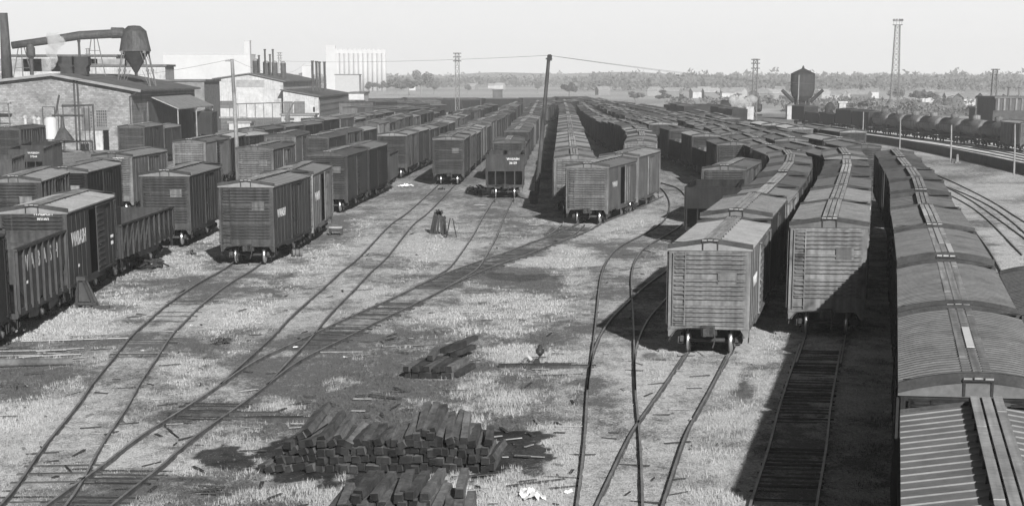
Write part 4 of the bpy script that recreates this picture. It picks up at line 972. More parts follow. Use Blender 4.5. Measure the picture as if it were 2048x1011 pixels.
for k, (x, y0, y1) in enumerate([(46, 90, 155), (192, 70, 152)]):
    m = MB(); b = PY(x, y1, YD); tp = PY(x, y0, YD).z-b.z
    for q in (-1.4, 0, 1.4): m.bar((q, 0, 0), (q*.25, 0, tp), .12)
    for z in (.3, .62): m.bar((-1.4*(1-z*.7), 0, tp*z), (1.4*(1-z*.7), 0, tp*z), .08)
    tag(link('duct_trestle', m.mesh('duct_trestle', GALV), None, b), ('braced steel trestle under the duct beside the smokestack', 'braced steel trestle under the duct left of the dust collector')[k], 'trestle')
t = thing('vent_hood', 'dark capped roof vent right of the smokestack', 'roof vent', PY(64, 150, 300)); s = scale_at(300)
part('pipe', MB().lathe([(4/s, 0), (4/s, 2.4)], n=12), STL, t); part('hood', MB().lathe([(5/s, 2.2), (9/s, 2.6), (9/s, 3.6), (5/s, 4.1), (.02, 4.2)], n=14), STL, t)
t = thing('cooling_hoods', 'sooty dark ventilator boxes on the brick factory roof', 'roof ventilator', PY(150, 150, 305)); s = scale_at(305)
for x in (-14, 14):
    m = MB(); m.prism([(x/s-.9, 0), (x/s+.9, 0), (x/s+.8, 1.0), (x/s+1.15, 1.4), (x/s+1.15, 2.5), (x/s-1.15, 2.5), (x/s-1.15, 1.4), (x/s-.8, 1.0)], -1, 1); part('ventilator', m, mat('sooty_steel', .03), t)
stack('roof_pipe', 'thin capped pipe above the sooty roof ventilators', 160, 84, 130, 5, 305, cap=True)
# roof-edge plant in front of the brick wall: white tank on a stand, pipes, gantry
YT = 278.0
t = thing('white_tank', 'white cylindrical tank on a stand before the brick factory', 'tank', PY(103, 278, YT)); s = scale_at(YT)
part('shell', MB().lathe([(12.5/s, 0), (12.5/s, 2.45), (9/s, 2.75), (.05, 2.8)], n=20), mat('white_tank_paint', .6, .06), t)
m = MB()
for x in (-.7, .7):
    for y in (-.5, .5): m.tube([(x, y, -2.6), (x, y, 0)], .08, 6)
part('stand', m, GALV, t)
t = thing('pipe_gantry', 'pipe gantry with hanging screens before the brick factory', 'gantry', PY(150, 300, YT)); g0 = PY(150, 300, YT)
def gz(y): return PY(150, y, YT).z-g0.z
def gxx(x): return PY(x, 300, YT).x-g0.x
m = MB(); m.tube([(gxx(128), 0, gz(212)), (gxx(190), 0, gz(210)), (gxx(190), 0, 0)], .16, 8); m.tube([(gxx(108), 0, gz(231)), (gxx(170), 0, gz(231))], .12, 8)
for x in (120, 130, 172, 181): m.bar((gxx(x), 0, 0), (gxx(x), 0, gz(213)), .1)
for x in (88, 112): m.bar((gxx(x), .4, 0), (gxx(x), .4, gz(214)), .1)
m.bar((gxx(88), .4, gz(214)), (gxx(112), .4, gz(214)), .1); m.bar((gxx(115), 0, gz(228)), (gxx(124), 0, gz(190)), .22); part('pipes', m, mat('rusty_pipe', .05, .4), t)
m = MB(); m.box(gxx(166), gxx(183), .1, .16, gz(262), gz(216)); part('screen', m, DKW, t)
m = MB(); m.lathe([(1.1, 0), (1.5, .1), (.3, 1.7), (.2, 3.0), (.35, 3.2)], (gxx(127), .2, gz(285)+.2), n=12); part('feed_bin', m, STL, t)
for k, (x, y) in enumerate([(51, 232), (69, 234), (78, 236)]):
    t = thing('roof_cowl', 'small white cowl vent near the brick wall, %s from the left' % ('first', 'second', 'third')[k], 'vent', PY(x, y+16, YT), 0, 'white cowl vents'); part('pipe', MB().lathe([(.2, -2.5), (.2, .8)], n=10), WHT, t); part('cap', MB().lathe([(.32, .75), (.32, .95), (.05, 1.15)], n=10), WHT, t)
m = MB(); q = PY(12, 300, 286)
for x in (-.9, .9): m.bar((x, 0, 0), (x*.7, 0, 6.0), .14)
for z in (1.5, 3.2, 5.0): m.bar((-.85, 0, z), (.85, 0, z), .1)
m.bar((-.85, 0, 1.5), (.8, 0, 3.2), .08); m.box(-1.0, 1.0, -.4, .4, 6.0, 6.15)
tag(link('ladder_frame', m.mesh('ladder_frame', GALV), None, q), 'narrow steel frame against the brick wall at the left edge', 'frame')
# white factory
YW = 520.0
t, o = gable_building('factory', 'white-walled factory with gabled roof and many roof stacks', 430, 566, 158, (497, 148), 163, YW, 95, WHT, TAR, .7)
wall_rect(t, o, 'window', 472, 160, 529, 174, YW, mat('grey_window', .22, .25), .1); 
wall_rect(t, o, 'window', 400+70/2, 0, 0, 0, YW, GLS) if False else None
wall_rect(t, o, 'patched_wall', 474, 176, 526, 208, YW, mat('grey_wall', .42, .2), .08)
wall_rect(t, o, 'window', 432, 202, 466, 216, YW, mat('dark_window', .12, .3), .1, (5, 2))
t, o = gable_building('factory_wing', 'lower wing of the white factory with big windows', 566, 637, 181, (567, 181), 193, YW-4, 95, WHT, TAR, .7)
for x0, x1 in ((568, 586), (588, 610)): wall_rect(t, o, 'window', x0, 203, x1, 229, YW-4, mat('dark_window', .12, .3), .1, (4, 4))
wall_rect(t, o, 'window', 626, 214, 630, 224, YW-4, VOID)
m = MB(); xr = PY(637, 193, YW-4).x-o.x; H = PY(637, 193, YW-4).z
m.box(xr, xr+.15, 1, 92, H*.08, H*.94); side = part('side_wall', m, mat('mid_siding', .16, .3), t)
m = MB()
for z in (.32, .62, .9): m.box(xr+.15, xr+.3, 1, 92, H*z-.15, H*z+.1)
part('side_sill', m, DKW, t)
t, o = gable_building('lean_to', 'low left wing of the white factory', 385, 432, 187, (431, 176), 177, YW-2, 60, WHT, TAR, .4)
for x0, x1 in ((388, 400), (402, 414), (416, 430)): wall_rect(t, o, 'window', x0, 202, x1, 219, YW-2, mat('dark_window', .12, .3), .1, (3, 3))
for k, (x, yt, yb, wp) in enumerate([(513, 122, 148, 14), (533, 126, 150, 13), (550, 126, 151, 12), (567, 127, 153, 11)]):
    t = thing('roof_ventilator', 'fat capped ventilator on the white factory roof, %s from left' % ORD[k].replace('nearest', 'first'), 'roof ventilator', PY(x, yb+4, YW+25), 0, 'fat ventilators on the white factory'); s = scale_at(YW+25); h = (yb+4-yt)/s*cT
    part('drum', MB().lathe([(wp/2/s, 0), (wp/2/s, h)], n=14), STL, t); part('cap', MB().lathe([(wp*.55/s, h), (wp*.3/s, h+.45), (.02, h+.55)], n=14), TRIM, t)
for k, (x, yt, yb) in enumerate([(519, 113, 148), (531, 101, 149), (541, 111, 150), (547, 101, 150)]): stack('chimney', 'thin stack between the fat ventilators, %s from the left' % ORD[k].replace('nearest', 'first'), x, yt, yb+4, 3.6, YW+22, cap=True, group='thin stacks of the white factory', n=10)
for k, (x, yt) in enumerate([(626, 124), (634, 125), (640, 126), (650, 126)]): stack('chimney', 'tall thin stack in the group of four right of the white factory, %s from left' % ORD[k].replace('nearest', 'first'), x, yt, 181, 4.6, YW+10, cap=True, group='tall stacks right of the white factory', n=10)
t, H, W = box_building('scale_house', 'small white flat-roofed house before the white factory', 562, 628, 231, 440, 8, WHT, TRIM, win=(2, .5, .75, 2.0))
box_building('scale_house', 'low white hut beside the second telegraph pole', 458, 500, 246, 400, 6, WHT, TRIM)
m = MB(); q = PY(480, 250, 430)
for x in np.linspace(-2, 10, 8): m.bar((x, 0, 0), (x, 0, 4.2), .12)
m.bar((-8, 0, 3.9), (10.6, 0, 4.4), .2); m.bar((9.3, 0, 1.6), (10.9, 0, 4.4), .25); m.bar((9.6, 0, 0), (9.6, 0, 2), .9)
tag(link('loading_canopy', m.mesh('loading_canopy', DKW), None, q), 'open post canopy before the white factory', 'canopy')
box_building('shed', 'small pale house at the right end of the white factory', 698, 728, 187, 560, 18, mat('pale_siding', .5, .15), TAR, win=(2, .3, .7, 2.5))
# grain elevator and other white blocks in the haze
def elevator():
    Ye = 1500.0; a = PY(652, 103, Ye); b = PY(772, 107, Ye); t = thing('grain_elevator', 'huge white grain elevator with many silos in the haze', 'grain elevator', (a.x, Ye, 0)); W = b.x-a.x; H = b.z; n = 11; r = W*.86/n/2
    for i in range(n):
        link('silo', cached(('silo', 1), lambda: smooth(MB().lathe([(r, 0), (r, H)], n=16).mesh('silo', CONC))), t, (W*.14+r+2*r*i, 0, 0))
    m = MB(); m.box(W*.14, W, -r*.6, r*.6, H, H+2.2)
    for i in range(n): m.box(W*.14+r*2*i+.6, W*.14+r*2*i+2.6, -r*.7, r*.7, H, H+3.0)
    part('gallery', m, CONC, t); part('headhouse', MB().box(0, W*.16, -r, r, 0, PY(652, 97, Ye).z+2), CONC, t)
elevator()
box_building('warehouse', 'long white block far behind the left telegraph pole', 326, 500, 109, 1400, 30, CONC, CONC)
box_building('warehouse', 'slim white tower above the long white block', 488, 499, 82, 1420, 8, CONC, CONC)
box_building('warehouse', 'pale pitched building below the grain elevator', 670, 718, 150, 1000, 14, mat('haze_grey', .3, .1), TAR)
box_building('warehouse', 'small white cube left of the grain elevator', 604, 622, 131, 1200, 10, CONC, CONC)
box_building('shed', 'dark lone shed on the far field above the rows', 985, 1005, 181, 800, 8, DKW, TAR)
# lattice towers
def lattice(label, x, ytop, ybot, w0, w1, Yb, arms=(), bays=9, name='lattice_tower', cat='lattice tower', group='lattice towers'):
    b = PY(x, ybot, Yb); b.z = 0; s = scale_at(Yb); H = PY(x, ytop, Yb).z; a = w0/2/s; c = w1/2/s; t = thing(name, label, cat, b, 0, group)
    for sx, sy in ((-1, -1), (1, -1), (1, 1), (-1, 1)): part('leg', MB().bar((sx*a, sy*a, 0), (sx*c, sy*c, H), .16), GALV, t)
    m = MB()
    for i in range(bays):
        z0, z1 = H*i/bays, H*(i+1)/bays; r0 = a+(c-a)*i/bays; r1 = a+(c-a)*(i+1)/bays
        for u, v in (((-1, -1), (1, -1)), ((1, -1), (1, 1)), ((1, 1), (-1, 1)), ((-1, 1), (-1, -1))):
            m.bar((u[0]*r0, u[1]*r0, z0), (v[0]*r1, v[1]*r1, z1), .07); m.bar((v[0]*r0, v[1]*r0, z0), (u[0]*r1, u[1]*r1, z1), .07); m.bar((u[0]*r1, u[1]*r1, z1), (v[0]*r1, v[1]*r1, z1), .08)
    part('bracing', m, GALV, t)
    for z in arms: part('crossarm', MB().box(-c*2.2, c*2.2, -.1, .1, H*z-.12, H*z+.12), GALV, t)
    return t, H, c
lattice('slim lattice tower left of the leaning pole', 915, 106, 233, 8, 7.5, 500, (.995, .94, .88))
lattice('slim lattice tower right of the steaming engine', 1508, 118, 236, 9, 8, 480, (.99, .93, .85))
lattice('lattice tower at right beside the dark coal house', 1985, 138, 245, 13, 8, 430, (.99, .9))
lattice('distant lattice tower behind the thin factory stacks', 561, 105, 180, 5, 5, 1100, (.99, .93, .87)); lattice('faint lattice tower behind the duct', 178, 97, 150, 5, 5, 900, (.99, .9))
t, H, c = lattice('tall floodlight tower rising above the yard at right', 1788, 50, 214, 17, 9, 640, (), 16, 'floodlight_tower', 'floodlight tower', None)
s = scale_at(640); part('platform', MB().box(-1.3, 1.3, -1.1, 1.1, H-.1, H+.1).box(-1.5, 1.5, -.05, .05, H+1.0, H+1.1), GALV, t)
for x in (-1.2, -.4, .5, 1.2): part('floodlight', MB().lathe([(.15, .3), (.4, -.2), (.4, -.35)], (x, 0, H+1.35), 'y', 10).bar((x, 0, H+.1), (x, 0, H+1.2), .08), GALV, t)
# leaning telegraph pole and other poles
def pole(label, top, bot, Yb, r=.16, lean_y=0, mt_=WOOD, arm=None, name='telegraph_pole', cat='telegraph pole', h=0.0, group=None):
    b = P(bot[0], bot[1], h); tp = PY(top[0], top[1], b.y+lean_y); t = thing(name, label, cat, (b.x, b.y, 0), 0, group); o = Vector((b.x, b.y, 0))
    m = MB(); d = tp-o; m.tube([Vector((0, 0, -.2)), d*.5+Vector((.03, 0, 0)), d], [r, r*.85, r*.7], 10); part('shaft', m, mt_, t)
    if arm:
        m = MB()
        for dx, dz, ln in arm: m.box(d.x+dx-ln/2, d.x+dx+ln/2, d.y-.06, d.y+.06, d.z+dz-.06, d.z+dz+.06)
        part('crossarm', m, mt_, t)
    return t, tp
t, tpA = pole('leaning dark telegraph pole standing by a barrel at centre', (1098, 111), (1071, 404), 0, .19, 0, mat('dark_pole', .045, .3, streak=.4), arm=[(0, -.25, .5)])
b = P(1071, 404); dd = tpA-Vector((b.x, b.y, 0)); part('pole_top_fitting', MB().lathe([(.17, -.4), (.19, 0), (.1, .08)], (dd.x+.05, dd.y, dd.z), n=8), IRON, t)
t, tpB = pole('pale weathered telegraph pole among the boxcars at left', (464, 118), (478, 395), 0, .2, 0, mat('pale_pole', .2, .3, streak=.3), arm=[(-.25, -.15, .6), (-.1, -4.6, 2.2)])
for k, (x, y0, y1) in enumerate([(1726, 224, 276), (1800, 236, 302), (1902, 250, 325), (2029, 248, 350)]): pole('grey post beside the main line at right, %s from the left' % ORD[k].replace('nearest', 'first'), (x+1, y0), (x-1, y1), 0, .11, 0, mat('post_grey', .18, .3), name='line_post', cat='post', group='posts beside the main line')
t = thing('concrete_stub', 'short stubby post between two line posts at right', 'post', P(1914, 326)); part('block', MB().prism([(-.16, 0), (.16, 0), (.12, 1.0), (-.12, 1.0)], -.15, .15), WOOD, t); part('foot', MB().box(-.3, .3, -.3, .3, 0, .15), WOOD, t)
def wire(a, b, sag, label):
    n = 24; o = a; m = MB(); m.tube([a.lerp(b, i/n)-Vector((0, 0, sag*4*(i/n)*(1-i/n)))-o for i in range(n+1)], .011, 4); tag(link('wire', m.mesh('wire', plain('wire_grey', .08)), None, o), label, 'wire', 'wires from the poles')
wire(tpA, PY(560, 122, 330), .3, 'thin wire running left from the leaning pole'); wire(tpA, PY(1600, 170, 300), .25, 'thin wire running right from the leaning pole'); wire(tpA, PY(1640, 168, 420), .4, 'upper faint wire running right from the leaning pole'); wire(tpB, PY(-30, 150, 230), 1.0, 'wire from the pale pole to the left edge'); wire(tpB, PY(610, 126, 430), 1.6, 'wire from the pale pole toward the white factory')
# water tower
Yt = 500.0; s = scale_at(Yt); cx = 1603; b = PY(cx, 238, Yt); b.z = 0; zt = lambda y: PY(cx, y, Yt).z
t = thing('water_tower', 'dark round water tower with peaked roof and side arms', 'water tower', b); BL = mat('tower_black', .03, .3, .8, .7, streak=.2)
part('tank', MB().lathe([(1.2, zt(202)), (13/s, zt(201)), (21/s, zt(192)), (24/s, zt(180)), (24/s, zt(148))], n=22), BL, t)
part('roof', MB().lathe([(24.8/s, zt(149)), (24.8/s, zt(147.5)), (3/s, zt(137)), (1.2/s, zt(132)), (.02, zt(131))], n=22), BL, t)
for sx, sy in ((-1, -1), (1, -1), (1, 1), (-1, 1)): part('leg', MB().bar((sx*12/s, sy*1.3, 0), (sx*12/s, sy*1.3, zt(196)), .5), BL, t)
part('centre_pipe', MB().lathe([(6/s, 0), (6/s, zt(201))], n=12), BL, t)
part('ladder', MB().bar((-11/s, -24/s, zt(200)), (-11/s, -24/s-.05, zt(150)), .25, .08), TRIM, t)
for sx in (-1, 1): part('spout_arm', MB().tube([(sx*16/s, 0, zt(204)), (sx*41/s, 0, zt(180))], [.45, .38], 8), BL, t)
for k, (x0, x1, y0, y1) in enumerate([(1574, 1591, 211, 232), (1620, 1630, 215, 230)]):
    a = PY(x0, y1, Yt-3); c = PY(x1, y0, Yt-3); t = thing('sand_house', ('white box house at the left foot of the water tower', 'small white box at the right foot of the water tower')[k], 'hut', (a.x, Yt-3, 0)); part('wall', MB().box(0, c.x-a.x, 0, 2.5, 0, c.z), WHT, t); part('roof', MB().prism([(-.2, c.z), (c.x-a.x+.2, c.z), ((c.x-a.x)/2, c.z+.6)], -.2, 2.7), TAR, t)
box_building('hut', 'white upright box on the field right of the water tower', 1679, 1692, 206, 470, 2, WHT, WHT, cat='hut')
box_building('shed', 'low grey wall-like shed right of the water tower', 1668, 1712, 224, 455, 4, mat('mid_siding', .16, .3), TAR)
box_building('hut', 'white block beside the steaming engine', 1493, 1508, 212, 440, 3, WHT, TAR, cat='hut')
m = MB(); b = PY(1659, 238, 465); b.z = 0; m.lathe([(1.1, 0), (1.1, 3.2), (.7, 4.0), (.1, 4.3)], n=14); tag(link('oil_tank', m.mesh('oil_tank', BL), None, b), 'small dark domed tank right of the water tower', 'tank')
# dark coal house
t, H, W = box_building('coal_house', 'dark tall coal house with columns at the right edge', 1992, 2075, 197, 400, 16, DKW, TAR)
for i in range(7): part('column', MB().box(W*(i+.3)/7, W*(i+.3)/7+.35, -.25, 0, H*.25, H), mat('column_grey', .14, .2), t)
part('lower_wall', MB().box(-.6, W+.6, -.8, 0, 0, H*.62), mat('coal_house_wall', .07, .3), t)
for x in (2016, 2038): q = PY(x, 197, 402); part('roof_vent', MB().lathe([(.18, 0), (.18, 1.9), (.4, 1.95), (.4, 2.1)], (q.x-PY(1992, 197, 400).x, 2, H), n=8), GALV, t)
box_building('shed', 'dark square shed left of the coal house', 1951, 1973, 217, 440, 6, DKW, TAR)
# steam engine
def engine(px, py, label):
    b = P(px, py); t = thing('steam_locomotive', label, 'steam locomotive', (b.x, b.y, RZ), R(70)); K = mat('engine_black', .035, .3, rough=.5)
    part('boiler', MB().lathe([(.0, -5), (.8, -4.9), (.95, -4.6), (.95, 2)], (0, 0, 2.6), 'y', 16), K, t); part('smokestack', MB().lathe([(.3, 3.4), (.25, 4.0), (.38, 4.4)], (0, -4.1, 0), n=12), K, t)
    part('cab', MB().box(-1.45, 1.45, 2, 4.2, 1.5, 3.9).prism([(-1.6, 3.9), (1.6, 3.9), (0, 4.3)], 1.8, 4.4), K, t); part('tender', MB().box(-1.4, 1.4, 4.9, 11.5, 1.1, 3.4), K, t); part('headlamp', MB().lathe([(.25, -5.3), (.25, -4.9)], (0, 0, 3.6), 'y', 10), TRIM, t)
    for s_ in (-1, 1):
        m = MB()
        for y in (-2.6, -.9, .8): m.lathe([(.85, -.07), (.85, .07)], (s_*.78, y, .85), 'x', 16)
        m.box(s_*.9-.04, s_*.9+.04, -3, 1.2, .75, .9); part('driving_wheels', m, K, t)
    part('frame', MB().box(-.7, .7, -5, 11.5, .8, 1.2), K, t)
engine(1480, 240, 'dark steam locomotive under a white plume of steam'); 
# steam, as thin white vapour
def steam(label, blobs, dens):
    m = MB(); o = blobs[0][0]; rr = random.Random(4)
    for c, r in blobs:
        n1, n2 = 8, 12; pr = [(max(.01, r*math.sin(math.pi*i/n1)), -r*math.cos(math.pi*i/n1)) for i in range(n1+1)]; m.lathe(pr, c-o, n=n2)
    me = m.mesh('steam', D.materials.new('steam')); mt_ = me.materials[0]; mt_.use_nodes = True; tt = mt_.node_tree; tt.nodes.remove(tt.nodes['Principled BSDF']); v = nn(tt, 'ShaderNodeVolumePrincipled'); v.inputs['Density'].default_value = dens; v.inputs['Color'].default_value = (.98, .98, .98, 1)
    tt.links.new(v.outputs[0], tt.nodes['Material Output'].inputs['Volume']); tag(link('steam', me, None, o), label, 'steam', kind='stuff')
rs = random.Random(9); steam('white steam rising in front of the duct', [(PY(105+rs.gauss(0, 2.2+q*.1)+q*.1, 132-q*1.3, 300+rs.uniform(-1, 1)), rs.uniform(.25, .55)*(1+q*.012)) for q in range(48)], 1.1)
steam('white steam over the locomotive', [(PY(1486+rs.gauss(0, 9), 205+rs.gauss(0, 6), 430+rs.uniform(-2, 2)), rs.uniform(.3, .8)) for q in range(40)], .7)
# far woods, trees and houses
def leaf_cloud(n, rx, rz_, size, seed, lobes=7):
    r = np.random.default_rng(seed); cs = r.normal(0, .42, (lobes, 3)); cs[:, 2] = np.abs(cs[:, 2])*.9-.2; k = r.integers(0, lobes, n)
    d = r.normal(0, 1, (n, 3)); d /= np.linalg.norm(d, axis=1)[:, None]; p = cs[k]+d*(.42*r.random((n, 1))**.4); p[:, :2] *= rx; p[:, 2] = p[:, 2]*rz_
    a = r.normal(0, 1, (n, 3)); a /= np.linalg.norm(a, axis=1)[:, None]; b = np.cross(a, r.normal(0, 1, (n, 3))); b /= np.linalg.norm(b, axis=1)[:, None]
    s_ = size*r.uniform(.6, 1.4, (n, 1)); return np.stack([p-a*s_-b*s_*.5, p+a*s_-b*s_*.4, p+b*s_], 1).reshape(-1, 3)
crowns = []
for k in range(4):
    v = leaf_cloud(1500, 1.0, 1.0, .09, 60+k); crowns.append(np_mesh('crown', v, np.arange(len(v)).reshape(-1, 3), FOL))
trk = MB().tube([(0, 0, 0), (.02, 0, .3), (0, .03, .62)], [.05, .04, .02], 7).bar((0, 0, .4), (.2, .05, .7), .025).bar((0, 0, .35), (-.2, -.05, .65), .025).mesh('trunk', WOOD)
def tree(x, ybase, hpx, wpx, label, Yt_=None, group='distant trees'):
    b = P(x, ybase) if Yt_ is None else PY(x, ybase, Yt_); b.z = 0; s_ = scale_at(b.y); h = hpx/s_*cT; wd = wpx/s_; t = thing('tree', label, 'tree', b, random.uniform(0, 6), group)
    c = link('crown', random.choice(crowns), t, (0, 0, h*.58)); c.scale = (wd*.5, wd*.5, h*.42); q = link('trunk', trk, t); q.scale = (h*.6, h*.6, h)
TL = [(843, 191, 56, 42, 'largest round tree on the skyline right of the grain elevator'), (818, 190, 34, 34, 'lower tree just left of the largest skyline tree'), (790, 190, 38, 40, 'bushy tree at the foot of the grain elevator'), (770, 186, 26, 24, 'small tree beside the grain elevator base'),
      (868, 189, 30, 26, 'small tree just right of the largest skyline tree'), (738, 188, 26, 30, 'dark bush tree before the elevator silos'), (690, 186, 28, 34, 'tree before the pale pitched building'), (1075, 186, 24, 18, 'lone skyline tree just left of the leaning pole'), (935, 187, 20, 16, 'small tree right of the slim lattice tower'),
      (1138, 196, 34, 30, 'hazy tree right of the leaning pole above the rows'), (362, 180, 34, 44, 'wide tree below the long white block at left'), (330, 182, 28, 40, 'tree left end of the long white block'), (400, 182, 26, 30, 'small tree right of the wide tree at left'), (1270, 206, 26, 34, 'dark bush at the right end of the rows'),
      (1330, 205, 22, 40, 'wide dark bush beyond the right-hand rows'), (1798, 207, 36, 30, 'tree at the foot of the floodlight tower'), (1830, 208, 30, 34, 'second tree right of the floodlight tower'), (1850, 209, 32, 26, 'third tree right of the floodlight tower'), (1735, 222, 22, 50, 'low bushy tree before the tank train'), (1870, 209, 26, 34, 'fourth tree right of the floodlight tower')]
for x, y, h, wd, lb in TL: tree(x, y, h, wd, lb)
def woods(name, label, bands, seed, n_each=26):
    r = np.random.default_rng(seed); V = []
    for (x0, x1, Yb, num, hm, hv) in bands:
        for i in range(num):
            px = r.uniform(x0, x1); Yy = Yb*r.uniform(.94, 1.06); x = WX(px, Yy); h = hm*r.uniform(1-hv, 1+hv); c = leaf_cloud(n_each, h*.75, h*.5, h*.13, int(r.integers(1e6)), 4); c[:, 0] += x; c[:, 1] += Yy; c[:, 2] += h*.45; V.append(c)
    v = np.concatenate(V); tag(link(name, np_mesh(name, v, np.arange(len(v)).reshape(-1, 3), FOL)), label, 'woods', kind='stuff')
woods('distant_woods', 'hazy wooded skyline beyond the yard', [(-40, 2100, 3300, 1100, 14, .22), (-40, 2100, 2600, 420, 10, .35), (1180, 2100, 2100, 500, 12, .4), (740, 1180, 1900, 130, 9, .5), (-40, 900, 1700, 120, 9, .5)], 5)
woods('field_hedges', 'low dark hedges and brush beyond the right-hand rows', [(1150, 2100, 1700, 300, 8, .6), (1150, 2100, 1400, 200, 7, .6), (1340, 2100, 740, 170, 3.0, .5), (1560, 1990, 560, 110, 2.6, .5), (1730, 2100, 500, 60, 2.5, .5)], 6)
hills = MB()
def ridge(Yr, hfun, x0, x1, n=70):
    p = [(WX(x0+(x1-x0)*i/n, Yr), hfun(x0+(x1-x0)*i/n)) for i in range(n+1)]; v = []
    for x, h in p: v += [(x, Yr-160, -.5), (x, Yr, h), (x, Yr+150, -.5)]
    hills.add(v, [(3*i+k, 3*i+3+k, 3*i+4+k, 3*i+1+k) for i in range(n) for k in (0, 1)])
ridge(3450, lambda x: 11+5*math.sin(x*.006+1)+2*math.sin(x*.021), -120, 2180)
tag(link('hills', hills.mesh('hills', FOL)), 'low wooded hills on the horizon', 'hills', kind='structure')
rr = random.Random(12); hm = [WHT, mat('house_grey', .35, .2), TRIM]
HP = [(1395, 196), (1408, 194), (1422, 197), (1470, 194), (1478, 196), (1560, 190), (1552, 196), (1645, 196), (1678, 201), (1700, 199), (1722, 203), (1742, 196), (1848, 198), (1865, 204), (1880, 206), (1905, 210), (1930, 212), (1950, 210), (1975, 214), (1310, 192), (1205, 190), (985, 177), (1000, 178), (945, 179), (820, 181), (1455, 200), (1520, 203), (1530, 202), (1345, 195), (1600, 190)]
for k, (x, y) in enumerate(HP):
    b = P(x, y); b.z = 0; wd = rr.uniform(5, 8); hh = rr.uniform(2.2, 3.2); t = thing('house', 'tiny far pale house, number %d counted from the left of the skyline' % (sorted(HP).index((x, y))+1), 'house', b, rr.uniform(-.6, .6), 'far houses beyond the yard'); M_ = rr.choice(hm)
    part('wall', MB().box(-wd/2, wd/2, -3, 3, 0, hh).prism([(-3, hh), (3, hh), (0, hh+1.4)], -wd/2, wd/2, 'x'), M_, t); part('roof', MB().prism([(-3.3, hh-.1), (0, hh+1.4), (3.3, hh-.1), (3.3, hh+.15), (0, hh+1.7), (-3.3, hh+.15)], -wd/2-.2, wd/2+.2, 'x'), mat('house_roof', .25), t)
# long dark retaining wall and pale ballast strip by the main line
def strip(name, label, cat, pts, wdt, h, mt_, kind=None, z0=-.05):
    pl, cu = smooth_poly([P(x, y) for x, y in pts], 6); m = MB(); sweep(m, [Vector((p.x, p.y, 0)) for p in pl[::4]+[pl[-1]]], 0, [(-wdt/2, z0), (-wdt/2*.92, h), (wdt/2*.92, h), (wdt/2, z0)]); tag(link(name, m.mesh(name, mt_)), label, cat, kind=kind)
strip('retaining_wall', 'long low dark timber wall along the main line at right', 'retaining wall', [(1640, 274), (1720, 281), (1800, 293), (1900, 313), (2048, 347), (2150, 375)], .5, 1.0, DKW)
strip('ballast_bed', 'pale gravel bed under the main line', 'gravel bed', [(1640, 256), (1720, 262), (1800, 271), (1900, 284), (2048, 306), (2150, 324)], 17, .004, mat('pale_gravel', .6, .3, .3, stain=.3), 'structure', -.06)

# ------------------------------------------------------------------ ties and small things in the yard
TM = [cached(('loose', k), lambda k=k: (lambda m: m.mesh('crosstie', mat('old_tie_top', .12, .5, 2, .95, planks=(9, .5, 9), rnd=.5, bump=.4), mat('tie_end', .035, .5, 3, .95)))(tie_shape(k))) for k in range(0)]
def tie_shape(k, L=1.3):
    r = random.Random(k); m = MB(); w_, h = .105, .093; n = 6; v = []
    for i in range(n+1):
        y = -L+2*L*i/n; j = lambda: r.uniform(-.008, .008)
        v += [(-w_+j(), y, -h+j()), (w_+j(), y, -h+j()), (w_-.012+j(), y, h-.01+j()), (-w_+.012+j(), y, h-.01+j())]
    m.add(v, [(4*i+q, 4*i+(q+1) % 4, 4*i+4+(q+1) % 4, 4*i+4+q) for i in range(n) for q in range(4)]); m.cur = 1; m.add(v[:4], [(3, 2, 1, 0)]); m.add(v[-4:], [(0, 1, 2, 3)]); return m
TT = mat('old_tie_top', .115, .45, 2, .95, planks=(9, .5, 9), rnd=.45, bump=.4, fine=7); TE = mat('tie_end', .018, .5, 3, .95, rnd=.4)
TMS = [tie_shape(k).mesh('crosstie', TT, TE) for k in range(5)]; TMK = [tie_shape(k+9, 1.25).mesh('crosstie', mat('dark_tie_top', .05, .4, 2, .95, planks=(9, .5, 9), rnd=.4), TE) for k in range(3)]
def tie(loc, rot, label, group, ms=TMS, sc_=1.0):
    o = link('crosstie', random.choice(ms), None, loc); o.rotation_euler = rot; o.scale = (sc_*random.uniform(.93, 1.07), sc_*random.uniform(.92, 1.03), sc_*random.uniform(.93, 1.07)); tag(o, label, 'crosstie', group); return o
random.seed(21)
# the big heap: columns of ties stacked from left to right, ends towards the camera
c0 = P(530, 945); c1 = P(990, 945); AX = (c1-c0).normalized(); hz = R(-3.5)
prof = [1, 2, 4, 5, 6, 6.4, 5.2, 5.8, 5, 5.4, 4.6, 5.2, 4.4, 4.2, 4.6, 4.3, 4.8, 5.2, 6.2, 7, 7.4, 7, 6.2, 6.2, 5.4, 5.4, 4.4, 3.6, 4.2, 2.4]
span = (c1-c0).length; n = len(prof); topz = {}
for i in range(n):
    for k in range(int(round(prof[i]*.86))):
        x = span*(i+.5+(k % 2)*.35)/n; top = k >= int(round(prof[i]*.86))-1
        p = c0+AX*(x+random.uniform(-.03, .03)-(.0)); dy = random.uniform(-.15, .15)+1.35+(.35 if i < 9 else 0)*0+k*.05
        roll = random.uniform(-.12, .12) if not top else random.uniform(-.5, .5); tl = R(random.uniform(-2, 2)+(6 if top and k > 3 else 0))
        if i < 7: roll += -.3
        tie((p.x+math.sin(-hz)*dy, p.y+math.cos(hz)*dy, .1+k*.205), (tl, roll, hz+R(random.uniform(-2, 2)*(1.8 if top else 1)-(6 if i < 8 else 0))), 'dark tie on top of the large heap, end toward the camera' if top else 'dark tie end buried in the face of the large heap', 'crossties of the large heap')
